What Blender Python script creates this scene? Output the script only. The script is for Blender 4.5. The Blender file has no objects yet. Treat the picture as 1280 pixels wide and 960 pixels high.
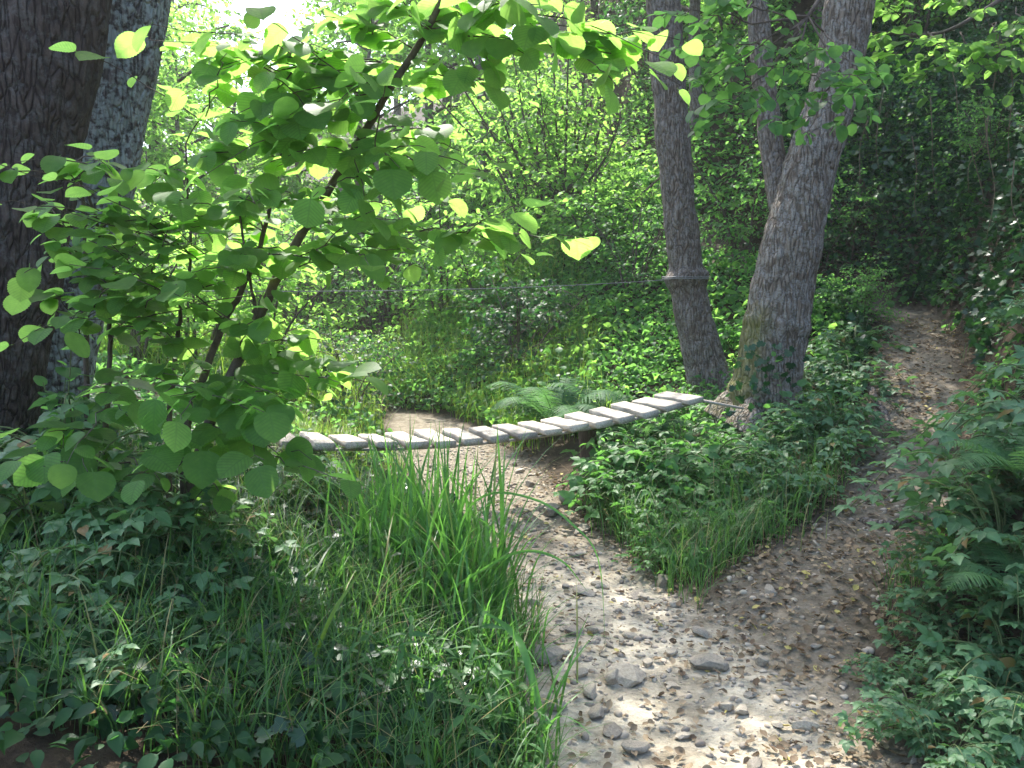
import bpy, math, random
import numpy as np

random.seed(11)
rng = np.random.default_rng(11)
C = bpy.context.scene.collection
SC = bpy.context.scene
R = math.radians

# ------------------------------------------------------------------ camera, sky, sun, exposure
F = 1065.0                     # focal length in pixels of a 1280 wide picture
PITCH = math.atan(95 / F)
CAM_Z = 1.5
cam_d = bpy.data.cameras.new('camera')
cam_d.sensor_width = 36; cam_d.lens = 36 * F / 1280
cam_d.clip_start = 0.05; cam_d.clip_end = 500
cam = bpy.data.objects.new('camera', cam_d); C.objects.link(cam)
cam.location = (0, 0, CAM_Z); cam.rotation_euler = (R(90) - PITCH, 0, 0)
SC.camera = cam

SUN_EL, SUN_AZ = R(55), R(-16)                    # azimuth from +Y (away from the camera) towards +X
world = bpy.data.worlds.new('World'); SC.world = world; world.use_nodes = True
nt = world.node_tree; nt.nodes.clear()
sky = nt.nodes.new('ShaderNodeTexSky'); sky.sky_type = 'NISHITA'; sky.sun_disc = False
sky.sun_elevation = SUN_EL; sky.sun_rotation = SUN_AZ
sky.air_density = 1.0; sky.dust_density = 2.5; sky.ozone_density = 1.0
bg = nt.nodes.new('ShaderNodeBackground'); bg.inputs['Strength'].default_value = 0.15
wo = nt.nodes.new('ShaderNodeOutputWorld')
nt.links.new(sky.outputs[0], bg.inputs[0]); nt.links.new(bg.outputs[0], wo.inputs[0])
sl = bpy.data.lights.new('sun', 'SUN'); sl.energy = 2.5; sl.angle = R(0.5); sl.color = (1, 0.96, 0.88)
so = bpy.data.objects.new('sun', sl); C.objects.link(so)
so.rotation_euler = (R(90) - SUN_EL, 0, math.pi - SUN_AZ)
SC.view_settings.view_transform = 'Standard'; SC.view_settings.look = 'None'
SC.view_settings.gamma = 1; SC.view_settings.use_curve_mapping = False
SC.view_settings.exposure = 2.35
SC.cycles.use_denoising = True
SC.cycles.max_bounces = 7; SC.cycles.diffuse_bounces = 5; SC.cycles.glossy_bounces = 2
SC.cycles.transmission_bounces = 3; SC.cycles.transparent_max_bounces = 4
SC.cycles.caustics_reflective = False; SC.cycles.caustics_refractive = False

# ------------------------------------------------------------------ small helpers
def P(u, v, d):
    """world point that lies d metres in front of the viewpoint in direction (u, v) of a 1280x960 view"""
    xc, yc = (u - 640) / F, (480 - v) / F
    cp, sp = math.cos(PITCH), math.sin(PITCH)
    dy = cp + yc * sp; dz = -sp + yc * cp
    return np.array([xc * d / dy, d, CAM_Z + dz * d / dy])

def X(u, d):
    return (u - 640) / F * d

def sstep(a, b, x):
    t = np.clip((x - a) / (b - a), 0, 1)
    return t * t * (3 - 2 * t)

def _hash(i, j, k, seed):
    n = (i.astype(np.int64) * 374761393 + j.astype(np.int64) * 668265263 + k.astype(np.int64) * 1274126177 + seed * 1013904223) & 0xffffffff
    n = ((n ^ (n >> 13)) * 1274126177) & 0xffffffff
    n = ((n ^ (n >> 16)) * 2246822519) & 0xffffffff
    return (n & 0xffffff) / float(0xffffff)

def vnoise(p, seed=0):
    p = np.asarray(p, float)
    f = np.floor(p); w = p - f; w = w * w * (3 - 2 * w); f = f.astype(np.int64)
    out = 0
    for a in (0, 1):
        for b in (0, 1):
            for c in (0, 1):
                wt = (w[:, 0] if a else 1 - w[:, 0]) * (w[:, 1] if b else 1 - w[:, 1]) * (w[:, 2] if c else 1 - w[:, 2])
                out = out + wt * _hash(f[:, 0] + a, f[:, 1] + b, f[:, 2] + c, seed)
    return out * 2 - 1

def fbm(p, octv=4, seed=0):
    p = np.asarray(p, float); s = 0; a = 0.5
    for o in range(octv):
        s = s + a * vnoise(p * (2 ** o), seed + o); a *= 0.5
    return s

def n2(x, y, s=1.0, seed=0, octv=3):
    x = np.asarray(x, float).ravel(); y = np.asarray(y, float).ravel()
    return fbm(np.stack([x * s, y * s, np.zeros_like(x) + 3.7], 1), octv, seed)

def unit(v):
    v = np.asarray(v, float)
    return v / np.maximum(np.linalg.norm(v, axis=-1, keepdims=True), 1e-9)

def mesh_from(name, V, Fs, mat, smooth=True):
    me = bpy.data.meshes.new(name)
    V = np.asarray(V, np.float32)
    Fs = [np.asarray(f, np.int32) for f in Fs if len(f)]
    loops = np.concatenate([f.ravel() for f in Fs])
    tot = np.concatenate([np.full(len(f), f.shape[1], np.int32) for f in Fs])
    start = np.concatenate([[0], np.cumsum(tot)[:-1]]).astype(np.int32)
    me.vertices.add(len(V)); me.vertices.foreach_set('co', V.ravel())
    me.loops.add(len(loops)); me.loops.foreach_set('vertex_index', loops)
    me.polygons.add(len(tot)); me.polygons.foreach_set('loop_start', start); me.polygons.foreach_set('loop_total', tot)
    if smooth:
        me.polygons.foreach_set('use_smooth', np.ones(len(tot), bool))
    me.update(calc_edges=True)
    if mat is not None:
        me.materials.append(mat)
    return me

def link(name, me, parent=None, loc=None):
    o = bpy.data.objects.new(name, me); C.objects.link(o)
    if parent is not None:
        o.parent = parent
    if loc is not None:
        o.location = loc
    return o

def tag(o, label, cat, group=None, kind=None):
    o['label'] = label
    if cat: o['category'] = cat
    if group: o['group'] = group
    if kind: o['kind'] = kind
    return o

def thing(name, label, cat, loc=(0, 0, 0), rz=0.0, group=None, sc=1.0):
    o = bpy.data.objects.new(name, None); C.objects.link(o)
    o.location = loc; o.rotation_euler = (0, 0, rz); o.scale = (sc, sc, sc)
    o.empty_display_size = 0.1
    return tag(o, label, cat, group)

def dup(root, loc, rz=0.0, sc=1.0, label=None, tilt=(0, 0)):
    r = root.copy(); C.objects.link(r)
    r.location = loc; r.rotation_euler = (tilt[0], tilt[1], rz)
    r.scale = (sc, sc, sc) if np.isscalar(sc) else sc
    if label: r['label'] = label
    for ch in list(root.children):
        c = ch.copy(); C.objects.link(c); c.parent = r
        for g in list(ch.children):
            d = g.copy(); C.objects.link(d); d.parent = c
    return r

class Geo:
    """collects vertices and faces of one mesh"""
    def __init__(s): s.V = []; s.F = {}; s.n = 0
    def add(s, V, Fs):
        V = np.asarray(V, float)
        s.V.append(V)
        for f in Fs:
            f = np.asarray(f, np.int64)
            if len(f): s.F.setdefault(f.shape[1], []).append(f + s.n)
        s.n += len(V)
    def tube(s, pts, rad, sides=6, cap=True):
        V, Fs = tube(pts, rad, sides, cap); s.add(V, Fs)
    def mesh(s, name, mat, smooth=True):
        return mesh_from(name, np.concatenate(s.V), [np.concatenate(f) for f in s.F.values()], mat, smooth)

def tube(pts, rad, sides=6, cap=True):
    pts = np.asarray(pts, float); n = len(pts)
    rad = np.broadcast_to(np.asarray(rad, float), (n,))
    T = unit(np.gradient(pts, axis=0))
    ref = np.array([0, 0, 1.0]) if abs(T[0][2]) < 0.9 else np.array([1.0, 0, 0])
    N = np.zeros((n, 3)); a = np.cross(ref, T[0]); a /= np.linalg.norm(a)
    for i in range(n):
        a = a - T[i] * a.dot(T[i]); a = a / max(np.linalg.norm(a), 1e-9); N[i] = a
    B = np.cross(T, N)
    th = np.arange(sides) * 2 * math.pi / sides
    V = pts[:, None] + rad[:, None, None] * (np.cos(th)[None, :, None] * N[:, None] + np.sin(th)[None, :, None] * B[:, None])
    V = V.reshape(-1, 3)
    i = np.arange(n - 1)[:, None] * sides; j = np.arange(sides)[None]; k = (j + 1) % sides
    Fq = np.stack([i + j, i + k, i + sides + k, i + sides + j], -1).reshape(-1, 4)
    Fs = [Fq]
    if cap:
        V = np.concatenate([V, pts[:1], pts[-1:]]); c0, c1 = n * sides, n * sides + 1
        j = np.arange(sides); k = (j + 1) % sides
        Fs.append(np.concatenate([np.stack([np.full(sides, c0), k, j], 1),
                                  np.stack([np.full(sides, c1), (n - 1) * sides + j, (n - 1) * sides + k], 1)]))
    return V, Fs

def curve(pts, n=20):
    """smooth curve through points (Catmull-Rom)"""
    p = np.asarray(pts, float)
    if len(p) == 2:
        t = np.linspace(0, 1, n)[:, None]; return p[0] * (1 - t) + p[1] * t
    q = np.concatenate([[2 * p[0] - p[1]], p, [2 * p[-1] - p[-2]]])
    out = []; m = len(p) - 1
    for s in np.linspace(0, m, n):
        i = min(int(s), m - 1); t = s - i
        a, b, c, d = q[i], q[i + 1], q[i + 2], q[i + 3]
        out.append(0.5 * (2 * b + (c - a) * t + (2 * a - 5 * b + 4 * c - d) * t * t + (3 * b - a - 3 * c + d) * t ** 3))
    return np.array(out)

# leaf shapes: base at the origin, tip towards +Y, upper side +Z
def leaf_tpl(ts, ws, fold=0.3, droop=0.2, pet=0.0, wave=0.0):
    rows = []
    if pet:
        rows += [(-pet, 0.012), (0.0, 0.014)]
    rows += list(zip(ts, ws))
    V = []
    for i, (t, w) in enumerate(rows):
        z0 = -droop * max(t, 0) ** 2 * (1 if pet == 0 else 1)
        if t < 0: z0 = 0.15 * t
        z1 = z0 + fold * w + wave * (1 if i % 2 else -1) * min(w, 0.2)
        V += [(-w, t, z1), (0, t, z0), (w, t, z1)]
    Fq = []
    for i in range(len(rows) - 1):
        a = 3 * i
        Fq += [(a, a + 1, a + 4, a + 3), (a + 1, a + 2, a + 5, a + 4)]
    return np.array(V, float), [np.array(Fq)]

_ts = np.concatenate([[.015, .05], np.linspace(.10, .94, 19), [1.0]])
_ws = np.interp(_ts, [0, .05, .13, .25, .4, .55, .68, .78, .86, .92, .96, 1.0], [.08, .26, .40, .475, .50, .495, .45, .375, .27, .16, .06, .004])
_ws = _ws * np.where(np.arange(len(_ts)) % 2 == 0, 1.035, .965)
HAZEL = leaf_tpl(_ts, _ws, .15, .22, .2, .025)
OVATE = leaf_tpl([0, .1, .3, .5, .75, 1], [.02, .2, .3, .28, .15, .005], .3, .3, .15)
OVAL4 = leaf_tpl([0, .3, .65, 1], [.02, .33, .29, .01], .25, .3)
LANCE = leaf_tpl([0, .15, .4, .7, 1], [.01, .1, .13, .08, .004], .3, .45)

def ivy_tpl():
    o = [(0, 0), (.2, -.12), (.42, -.02), (.55, .28), (.33, .36), (.36, .62), (.12, .62), (0, 1.0)]
    right = o[1:-1]; outline = o[:1] + right + o[-1:] + [(-x, y) for x, y in right[::-1]]
    V = [(x, y, 0.10 * abs(x) - .1 * y * y) for x, y in outline] + [(0, .35, -.03)]
    n = len(outline)
    return np.array(V, float), [np.array([(i, (i + 1) % n, n) for i in range(n)])]
IVY = ivy_tpl()

def tri_tpl():
    """three toothed leaflets on one stalk, as bramble has"""
    V, Fs = leaf_tpl([0, .08, .22, .36, .5, .66, .82, 1], [.02, .2, .30, .33, .31, .23, .11, .005], .25, .25, 0, .1)
    outV, outF = [], []; n = 0
    for ang, s, off in ((0, 1.0, .30), (68, .82, .1), (-68, .82, .1)):
        a = R(ang); c, sn = math.cos(a), math.sin(a)
        W = V * s; W = np.stack([W[:, 0] * c + W[:, 1] * sn, -W[:, 0] * sn + W[:, 1] * c + off, W[:, 2]], 1)
        outV.append(W); outF.append(Fs[0] + n); n += len(W)
    st = np.array([(-.012, -.35, -.03), (.012, -.35, -.03), (.012, .32, 0), (-.012, .32, 0)])
    outV.append(st); outF.append(np.array([[0, 1, 2, 3]]) + n)
    return np.concatenate(outV), [np.concatenate(outF)]
TRIF = tri_tpl()

def frames(axis, normal):
    y = unit(axis); z = normal - y * np.sum(normal * y, -1, keepdims=True); z = unit(z)
    x = np.cross(y, z)
    return np.stack([x, y, z], -1)          # columns

class Leaves:
    """collects leaf positions; one mesh in the end"""
    def __init__(s): s.p = []; s.a = []; s.n = []; s.s = []
    def add(s, p, a, n, sc):
        p = np.atleast_2d(np.asarray(p, float)); m = len(p)
        s.p.append(p); s.a.append(np.broadcast_to(a, (m, 3))); s.n.append(np.broadcast_to(n, (m, 3)))
        s.s.append(np.broadcast_to(np.asarray(sc, float), (m,)))
    def count(s): return sum(len(x) for x in s.p)
    def arrays(s, tpl):
        tv, tf = tpl
        p = np.concatenate(s.p); M = frames(np.concatenate(s.a), np.concatenate(s.n)); sc = np.concatenate(s.s)
        asp = rng.uniform(.85, 1.15, len(p))
        T = tv[None] * np.stack([asp, np.ones_like(asp), np.ones_like(asp)], 1)[:, None]
        V = p[:, None] + sc[:, None, None] * np.einsum('nij,nkj->nki', M, T)
        off = (np.arange(len(p)) * len(tv))[:, None, None]
        return V.reshape(-1, 3), [(f[None] + off).reshape(-1, f.shape[1]) for f in tf]
    def mesh(s, name, tpl, mat, smooth=True):
        V, Fs = s.arrays(tpl); me = mesh_from(name, V, Fs, mat, smooth)
        if mat.get('veins'):
            co = np.tile(tpl[0] * np.array([1, 1, 0]), (s.count(), 1)).astype(np.float32)
            me.attributes.new('leafco', 'FLOAT_VECTOR', 'POINT').data.foreach_set('vector', co.ravel())
        return me

def jit(m, k): return rng.normal(0, k, (m, 3))

def spray(L, G, A, B, n, size, sag=0.1, rad=0.003, up=(0, 0, 1), tip_droop=0.35, alt=0.9, skip=0.0, tilt=0.3):
    """a twig from A to B with leaves set left and right of it"""
    A, B = np.asarray(A, float), np.asarray(B, float); ln = np.linalg.norm(B - A)
    t = np.linspace(0, 1, 8)[:, None]
    pts = A * (1 - t) + B * t; pts[:, 2] += sag * ln * (4 * t * (1 - t))[:, 0]
    pts[1:-1] += jit(6, 0.012 * ln)
    if G is not None: G.tube(pts, np.linspace(rad, rad * .45, 8), 5)
    ts = np.linspace(1.0 / max(n, 1) * .6, 1, n)
    pos = np.stack([np.interp(ts, t[:, 0], pts[:, i]) for i in range(3)], 1)
    d = unit(np.gradient(pts, axis=0)); dr = unit(np.stack([np.interp(ts, t[:, 0], d[:, i]) for i in range(3)], 1))
    side = unit(np.cross(dr, np.array(up, float)))
    sg = np.where(np.arange(n) % 2 == 0, 1.0, -1.0)[:, None]
    sg[-1] = 0
    ax = dr * .55 + side * sg * alt + jit(n, .22); ax[:, 2] -= rng.uniform(0, 2 * tip_droop, n)
    nm = np.array(up, float) + jit(n, tilt)
    keep = rng.random(n) >= skip
    if keep.any():
        L.add(pos[keep] + jit(keep.sum(), size * .16), ax[keep], nm[keep], size * rng.uniform(.5, 1.15, keep.sum()))

def bough(L, G, A, B, ntw, twl, nl, size, sag=0.12, rad=.008, skip=0., tilt=.3):
    A, B = np.asarray(A, float), np.asarray(B, float); ln = np.linalg.norm(B - A)
    t = np.linspace(0, 1, 9)[:, None]
    pts = A * (1 - t) + B * t; pts[:, 2] += sag * ln * (4 * t * (1 - t))[:, 0]; pts[1:-1] += jit(7, .02 * ln)
    if G is not None: G.tube(pts, np.linspace(rad, rad * .35, 9), 5)
    d0 = unit(B - A); sd = unit(np.cross(d0, [0, 0, 1.0]) + 1e-6)
    for i in range(ntw):
        s = .25 + .75 * (i + .5) / ntw if i < ntw - 1 else 1.0
        p = np.array([np.interp(s, t[:, 0], pts[:, k]) for k in range(3)])
        sgn = 1 if i % 2 else -1
        dr = d0 * .7 + sd * sgn * (.9 if i < ntw - 1 else 0) + rng.normal(0, .25, 3) + np.array([0, 0, .1])
        l = twl * rng.uniform(.6, 1.2) * (1.15 - .5 * s)
        spray(L, G, p, p + unit(dr) * l, nl, size, .06, rad * .4, skip=skip, tilt=tilt)

# ------------------------------------------------------------------ materials
def new_mat(name):
    m = bpy.data.materials.new(name); m.use_nodes = True
    t = m.node_tree; t.nodes.clear()
    return m, t, (lambda k, **kw: _node(t, k, **kw))

def _node(t, k, **kw):
    n = t.nodes.new('ShaderNode' + k)
    for a, b in kw.items(): setattr(n, a, b)
    return n

def ramp(N, t, src, stops):
    r = N('ValToRGB'); e = r.color_ramp.elements
    while len(e) < len(stops): e.new(.5)
    for i, (p, c) in enumerate(stops):
        e[i].position = p; e[i].color = (*c, 1)
    t.links.new(src, r.inputs[0]); return r.outputs[0]

def mixc(N, t, fac, a, b, mode='MIX'):
    m = N('MixRGB', blend_type=mode)
    for i, v in enumerate((fac, a, b)):
        if isinstance(v, bpy.types.NodeSocket): t.links.new(v, m.inputs[i])
        elif i == 0: m.inputs[0].default_value = v
        else: m.inputs[i].default_value = (*v, 1)
    return m.outputs[0]

def noise_tex(N, t, vec, scale, detail=4, rough=.55):
    n = N('TexNoise'); n.inputs['Scale'].default_value = scale; n.inputs['Detail'].default_value = detail
    n.inputs['Roughness'].default_value = rough
    if vec is not None: t.links.new(vec, n.inputs['Vector'])
    return n.outputs['Fac']

def leaf_mat(name, dark, light, trans, tfac=.45, rough=.5, spec=.35, dead=None, dead_amt=.03, veins=False):
    m, t, N = new_mat(name)
    vm = None
    if veins:
        m['veins'] = 1
    g = N('NewGeometry'); rnd = g.outputs['Random Per Island']
    col = ramp(N, t, rnd, [(0, dark), (.55, tuple((a + b) / 2 for a, b in zip(dark, light))), (1, light)])
    nz = noise_tex(N, t, g.outputs['Position'], 38, 3)
    col = mixc(N, t, .35, col, ramp(N, t, nz, [(.3, (.45, .5, .4)), (.7, (1.25, 1.2, 1.0))]), 'MULTIPLY')
    if veins:
        sx_ = N('SeparateXYZ'); t.links.new(N('Attribute', attribute_name='leafco').outputs['Vector'], sx_.inputs[0])
        def mt(op, a, b=None, c=None):
            q = N('Math', operation=op)
            for i, v in enumerate((a, b, c)):
                if v is None: continue
                if isinstance(v, bpy.types.NodeSocket): t.links.new(v, q.inputs[i])
                else: q.inputs[i].default_value = v
            return q.outputs[0]
        au = mt('ABSOLUTE', sx_.outputs[0])
        w = mt('PINGPONG', mt('MULTIPLY', mt('MULTIPLY_ADD', au, -.75, sx_.outputs[1]), 8.5), .5)
        lat = ramp(N, t, w, [(0, (1, 1, 1)), (.07, (.5, .5, .5)), (.3, (0, 0, 0))])
        midr = ramp(N, t, au, [(0, (1, 1, 1)), (.018, (.6, .6, .6)), (.045, (0, 0, 0))])
        vm = mixc(N, t, 1, lat, midr, 'LIGHTEN')
        col = mixc(N, t, .8, col, ramp(N, t, w, [(0, (.72, .75, .7)), (.5, (1.15, 1.15, 1.15))]), 'MULTIPLY')  # quilted relief shading put into the colour: darker at veins, paler between
        col = mixc(N, t, mt('MULTIPLY', vm, .65), col, tuple(min(1, c * 1.7 + .02) for c in light))
        spots = noise_tex(N, t, g.outputs['Position'], 90, 2)
        col = mixc(N, t, ramp(N, t, spots, [(.70, (0, 0, 0)), (.76, (.7, .7, .7))]), col, (.10, .075, .03))
    if dead:
        mp = N('Math', operation='GREATER_THAN'); mp.inputs[1].default_value = 1 - dead_amt
        w = N('TexWhiteNoise', noise_dimensions='1D'); t.links.new(rnd, w.inputs['W'])
        t.links.new(w.outputs['Value'], mp.inputs[0])
        col = mixc(N, t, mp.outputs[0], col, dead)
    p = N('BsdfPrincipled'); t.links.new(col, p.inputs['Base Color'])
    p.inputs['Roughness'].default_value = rough; p.inputs['Specular IOR Level'].default_value = spec
    tr = N('BsdfTranslucent')
    tc = mixc(N, t, 1.0, ramp(N, t, rnd, [(0, tuple(c * .72 for c in trans)), (1, tuple(min(1, c * 1.15) for c in trans))]),
              ramp(N, t, nz, [(.3, (.8, .85, .8)), (.7, (1.05, 1.05, 1))]), 'MULTIPLY')
    if vm is not None: tc = mixc(N, t, mt('MULTIPLY', vm, .65), tc, tuple(c * .5 for c in trans))
    t.links.new(tc, tr.inputs['Color'])
    mx = N('MixShader'); mx.inputs[0].default_value = tfac
    t.links.new(p.outputs[0], mx.inputs[1]); t.links.new(tr.outputs[0], mx.inputs[2])
    o = N('OutputMaterial'); t.links.new(mx.outputs[0], o.inputs[0])
    return m

M = {}
M['hazel'] = leaf_mat('hazel_leaf', (.05, .13, .03), (.10, .20, .05), (.44, .78, .15), .64, .5, .3, (.2, .16, .04), .008, True)
M['bush_bright'] = leaf_mat('bright_bush_leaf', (.045, .15, .036), (.11, .235, .055), (.40, .74, .13), .6, .55, .2)  # lighter, yellower leaf; its brightness stands in for sun on the hillside
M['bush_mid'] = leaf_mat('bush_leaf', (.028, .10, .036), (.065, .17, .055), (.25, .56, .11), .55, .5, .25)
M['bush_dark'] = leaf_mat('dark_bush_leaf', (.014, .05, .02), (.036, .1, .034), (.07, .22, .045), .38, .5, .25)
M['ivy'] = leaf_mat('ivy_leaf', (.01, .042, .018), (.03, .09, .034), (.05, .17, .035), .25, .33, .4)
M['bramble'] = leaf_mat('bramble_leaf', (.05, .13, .06), (.10, .205, .09), (.16, .36, .09), .4, .5, .45, (.22, .13, .04), .02, True)
M['herb'] = leaf_mat('herb_leaf', (.042, .135, .04), (.09, .215, .06), (.18, .44, .08), .45, .5, .35)
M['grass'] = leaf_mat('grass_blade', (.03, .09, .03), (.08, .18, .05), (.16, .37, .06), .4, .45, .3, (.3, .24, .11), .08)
M['grass_bright'] = leaf_mat('bright_grass_blade', (.08, .17, .03), (.17, .26, .05), (.33, .52, .06), .45, .45, .35, (.36, .29, .13), .12)  # lit copy of the grass colour: sunlight put into the yellower green
M['dry'] = leaf_mat('dry_grass', (.2, .15, .08), (.38, .31, .18), (.25, .2, .1), .3, .6, .2)
M['sedge'] = leaf_mat('sedge_blade', (.05, .155, .04), (.11, .265, .065), (.2, .5, .08), .42, .38, .4, (.3, .25, .1), .05)
M['fern'] = leaf_mat('fern_frond', (.035, .105, .045), (.075, .16, .07), (.15, .34, .09), .42, .6, .15)
M['crown'] = leaf_mat('alder_leaf', (.028, .085, .025), (.055, .14, .035), (.15, .36, .05), .45, .4, .4)
M['litter'] = leaf_mat('dead_leaf', (.12, .08, .052), (.36, .275, .185), (.2, .13, .07), .15, .7, .2, (.42, .36, .12), .06)

def bark_mat(name, dark, mid, pale, lichen, lichen_amt, sc=1.0, moss=None):
    m, t, N = new_mat(name)
    tc = N('TexCoord'); ob = tc.outputs['Object']
    mp = N('Mapping'); mp.inputs['Scale'].default_value = (1, 1, .24); t.links.new(ob, mp.inputs[0])
    ds = N('TexNoise'); ds.inputs['Scale'].default_value = 7 * sc; ds.inputs['Detail'].default_value = 3
    t.links.new(mp.outputs[0], ds.inputs['Vector'])
    vv = N('MixRGB', blend_type='LINEAR_LIGHT'); vv.inputs[0].default_value = .06
    t.links.new(mp.outputs[0], vv.inputs[1]); t.links.new(ds.outputs['Color'], vv.inputs[2])
    vo = N('TexVoronoi', feature='DISTANCE_TO_EDGE'); vo.inputs['Scale'].default_value = 26 * sc
    t.links.new(vv.outputs[0], vo.inputs['Vector'])
    fine = noise_tex(N, t, mp.outputs[0], 55 * sc, 5, .65)
    crack = ramp(N, t, vo.outputs['Distance'], [(0, (.16, .16, .16)), (.16, (.8, .8, .8)), (.5, (1, 1, 1))])
    c0 = ramp(N, t, fine, [(.3, dark), (.52, mid), (.75, pale)])
    c1 = mixc(N, t, mixc(N, t, 1, crack, (1, 1, 1), 'MULTIPLY'), tuple(c * .8 for c in dark), c0)
    ln = noise_tex(N, t, ob, (7.5 if lichen_amt > .8 else 13) * sc, 6, .68)
    lf = ramp(N, t, ln, [(.5 - .12 * lichen_amt, (0, 0, 0)), (.56 - .12 * lichen_amt + .03, (1, 1, 1))])
    sp = noise_tex(N, t, ob, 30 if lichen_amt > .8 else 60, 3)
    lf2 = mixc(N, t, 1, lf, ramp(N, t, sp, [(.38, (0, 0, 0)), (.55, (1, 1, 1))]), 'MULTIPLY')
    lf3 = mixc(N, t, lichen_amt, (0, 0, 0), lf2)
    c2 = mixc(N, t, lf3, c1, lichen)
    if moss:
        at = N('Attribute', attribute_name='moss')
        mn = noise_tex(N, t, ob, 22, 4)
        mm = N('Math', operation='MULTIPLY_ADD'); mm.inputs[1].default_value = 1.1; mm.inputs[2].default_value = -.5
        t.links.new(mn, mm.inputs[0])
        ad = N('Math', operation='ADD', use_clamp=True); t.links.new(mm.outputs[0], ad.inputs[0]); t.links.new(at.outputs['Fac'], ad.inputs[1])
        mu = N('Math', operation='MULTIPLY', use_clamp=True); t.links.new(ad.outputs[0], mu.inputs[0]); t.links.new(at.outputs['Fac'], mu.inputs[1])
        c2 = mixc(N, t, mu.outputs[0], c2, moss)
    p = N('BsdfPrincipled'); t.links.new(c2, p.inputs['Base Color'])
    p.inputs['Roughness'].default_value = .85; p.inputs['Specular IOR Level'].default_value = .25
    hh = N('MixRGB', blend_type='ADD'); hh.inputs[0].default_value = .5
    t.links.new(crack, hh.inputs[1]); t.links.new(fine, hh.inputs[2])
    bp = N('Bump'); bp.inputs['Strength'].default_value = 1.0; bp.inputs['Distance'].default_value = .022
    t.links.new(hh.outputs[0], bp.inputs['Height']); t.links.new(bp.outputs[0], p.inputs['Normal'])
    o = N('OutputMaterial'); t.links.new(p.outputs[0], o.inputs[0])
    return m

M['bark_dark'] = bark_mat('dark_bark', (.04, .028, .024), (.082, .06, .05), (.12, .09, .076), (.2, .21, .2), .22, 1.0, (.2, .26, .02))
M['bark_lichen'] = bark_mat('lichen_bark', (.05, .044, .04), (.14, .13, .125), (.23, .23, .22), (.31, .36, .34), .9, 1.0, (.3, .38, .02))
M['bark_brown'] = bark_mat('brown_bark', (.095, .07, .052), (.2, .155, .12), (.3, .25, .205), (.34, .33, .31), .5, 1.0, (.14, .15, .025))
M['bark_grey'] = bark_mat('grey_brown_bark', (.09, .067, .05), (.18, .14, .11), (.26, .215, .178), (.3, .29, .28), .4, 1.15, (.12, .13, .025))

def plain_mat(name, a, b, scale=20, rough=.8, bump=.3, spec=.3, stretch=(1, 1, 1), dist=.005, rnd=False):
    m, t, N = new_mat(name)
    tc = N('TexCoord'); mp = N('Mapping'); mp.inputs['Scale'].default_value = stretch
    t.links.new(tc.outputs['Object'], mp.inputs[0])
    nz = noise_tex(N, t, mp.outputs[0], scale, 6, .62)
    col = ramp(N, t, nz, [(.3, a), (.7, b)])
    if rnd:
        oi = N('ObjectInfo'); gm = N('NewGeometry')
        rr = N('Math', operation='ADD'); t.links.new(oi.outputs['Random'], rr.inputs[0]); t.links.new(gm.outputs['Random Per Island'], rr.inputs[1])
        fr = N('Math', operation='FRACT'); t.links.new(rr.outputs[0], fr.inputs[0])
        col = mixc(N, t, .75, col, ramp(N, t, fr.outputs[0], [(0, (.55, .52, .5)), (.5, (1, .97, .93)), (1, (1.3, 1.22, 1.1))]), 'MULTIPLY')
    p = N('BsdfPrincipled'); t.links.new(col, p.inputs['Base Color'])
    p.inputs['Roughness'].default_value = rough; p.inputs['Specular IOR Level'].default_value = spec
    bp = N('Bump'); bp.inputs['Strength'].default_value = bump; bp.inputs['Distance'].default_value = dist
    t.links.new(nz, bp.inputs['Height']); t.links.new(bp.outputs[0], p.inputs['Normal'])
    o = N('OutputMaterial'); t.links.new(p.outputs[0], o.inputs[0])
    return m

M['twig'] = plain_mat('twig_bark', (.045, .032, .024), (.12, .09, .07), 40, .8, .4)
M['twig_pale'] = plain_mat('dry_stem', (.16, .12, .08), (.34, .27, .19), 30, .85, .3)
M['vine'] = plain_mat('dry_vine', (.09, .065, .042), (.2, .155, .105), 30, .85, .3)
M['green_stem'] = plain_mat('green_stem', (.06, .09, .03), (.12, .15, .05), 30, .6, .2)
M['wood'] = plain_mat('weathered_plank_wood', (.20, .175, .145), (.58, .53, .455), 9, .8, .5, .25, (1, 14, 14), .003, True)
M['post'] = plain_mat('dark_wet_wood', (.03, .022, .016), (.1, .07, .05), 14, .85, .6, .3, (5, 5, 1), .01)
M['rope'] = plain_mat('rope_fibre', (.26, .22, .18), (.45, .4, .34), 90, .9, .5)
M['cable'] = plain_mat('steel_cable', (.12, .12, .115), (.24, .24, .23), 120, .5, .3)
M['strap'] = plain_mat('green_strap', (.012, .03, .022), (.03, .06, .045), 60, .8, .3)
M['stone'] = plain_mat('stream_stone', (.21, .185, .15), (.40, .36, .295), 9, .85, .5, .25, (1, 1, 1), .006, True)
M['gravel'] = plain_mat('gravel_stone', (.26, .222, .178), (.46, .405, .335), 14, .9, .5, .2, (1, 1, 1), .004, True)
M['blue'] = plain_mat('pale_blue_petal', (.18, .24, .5), (.5, .56, .75), 50, .6, .2)

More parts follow.
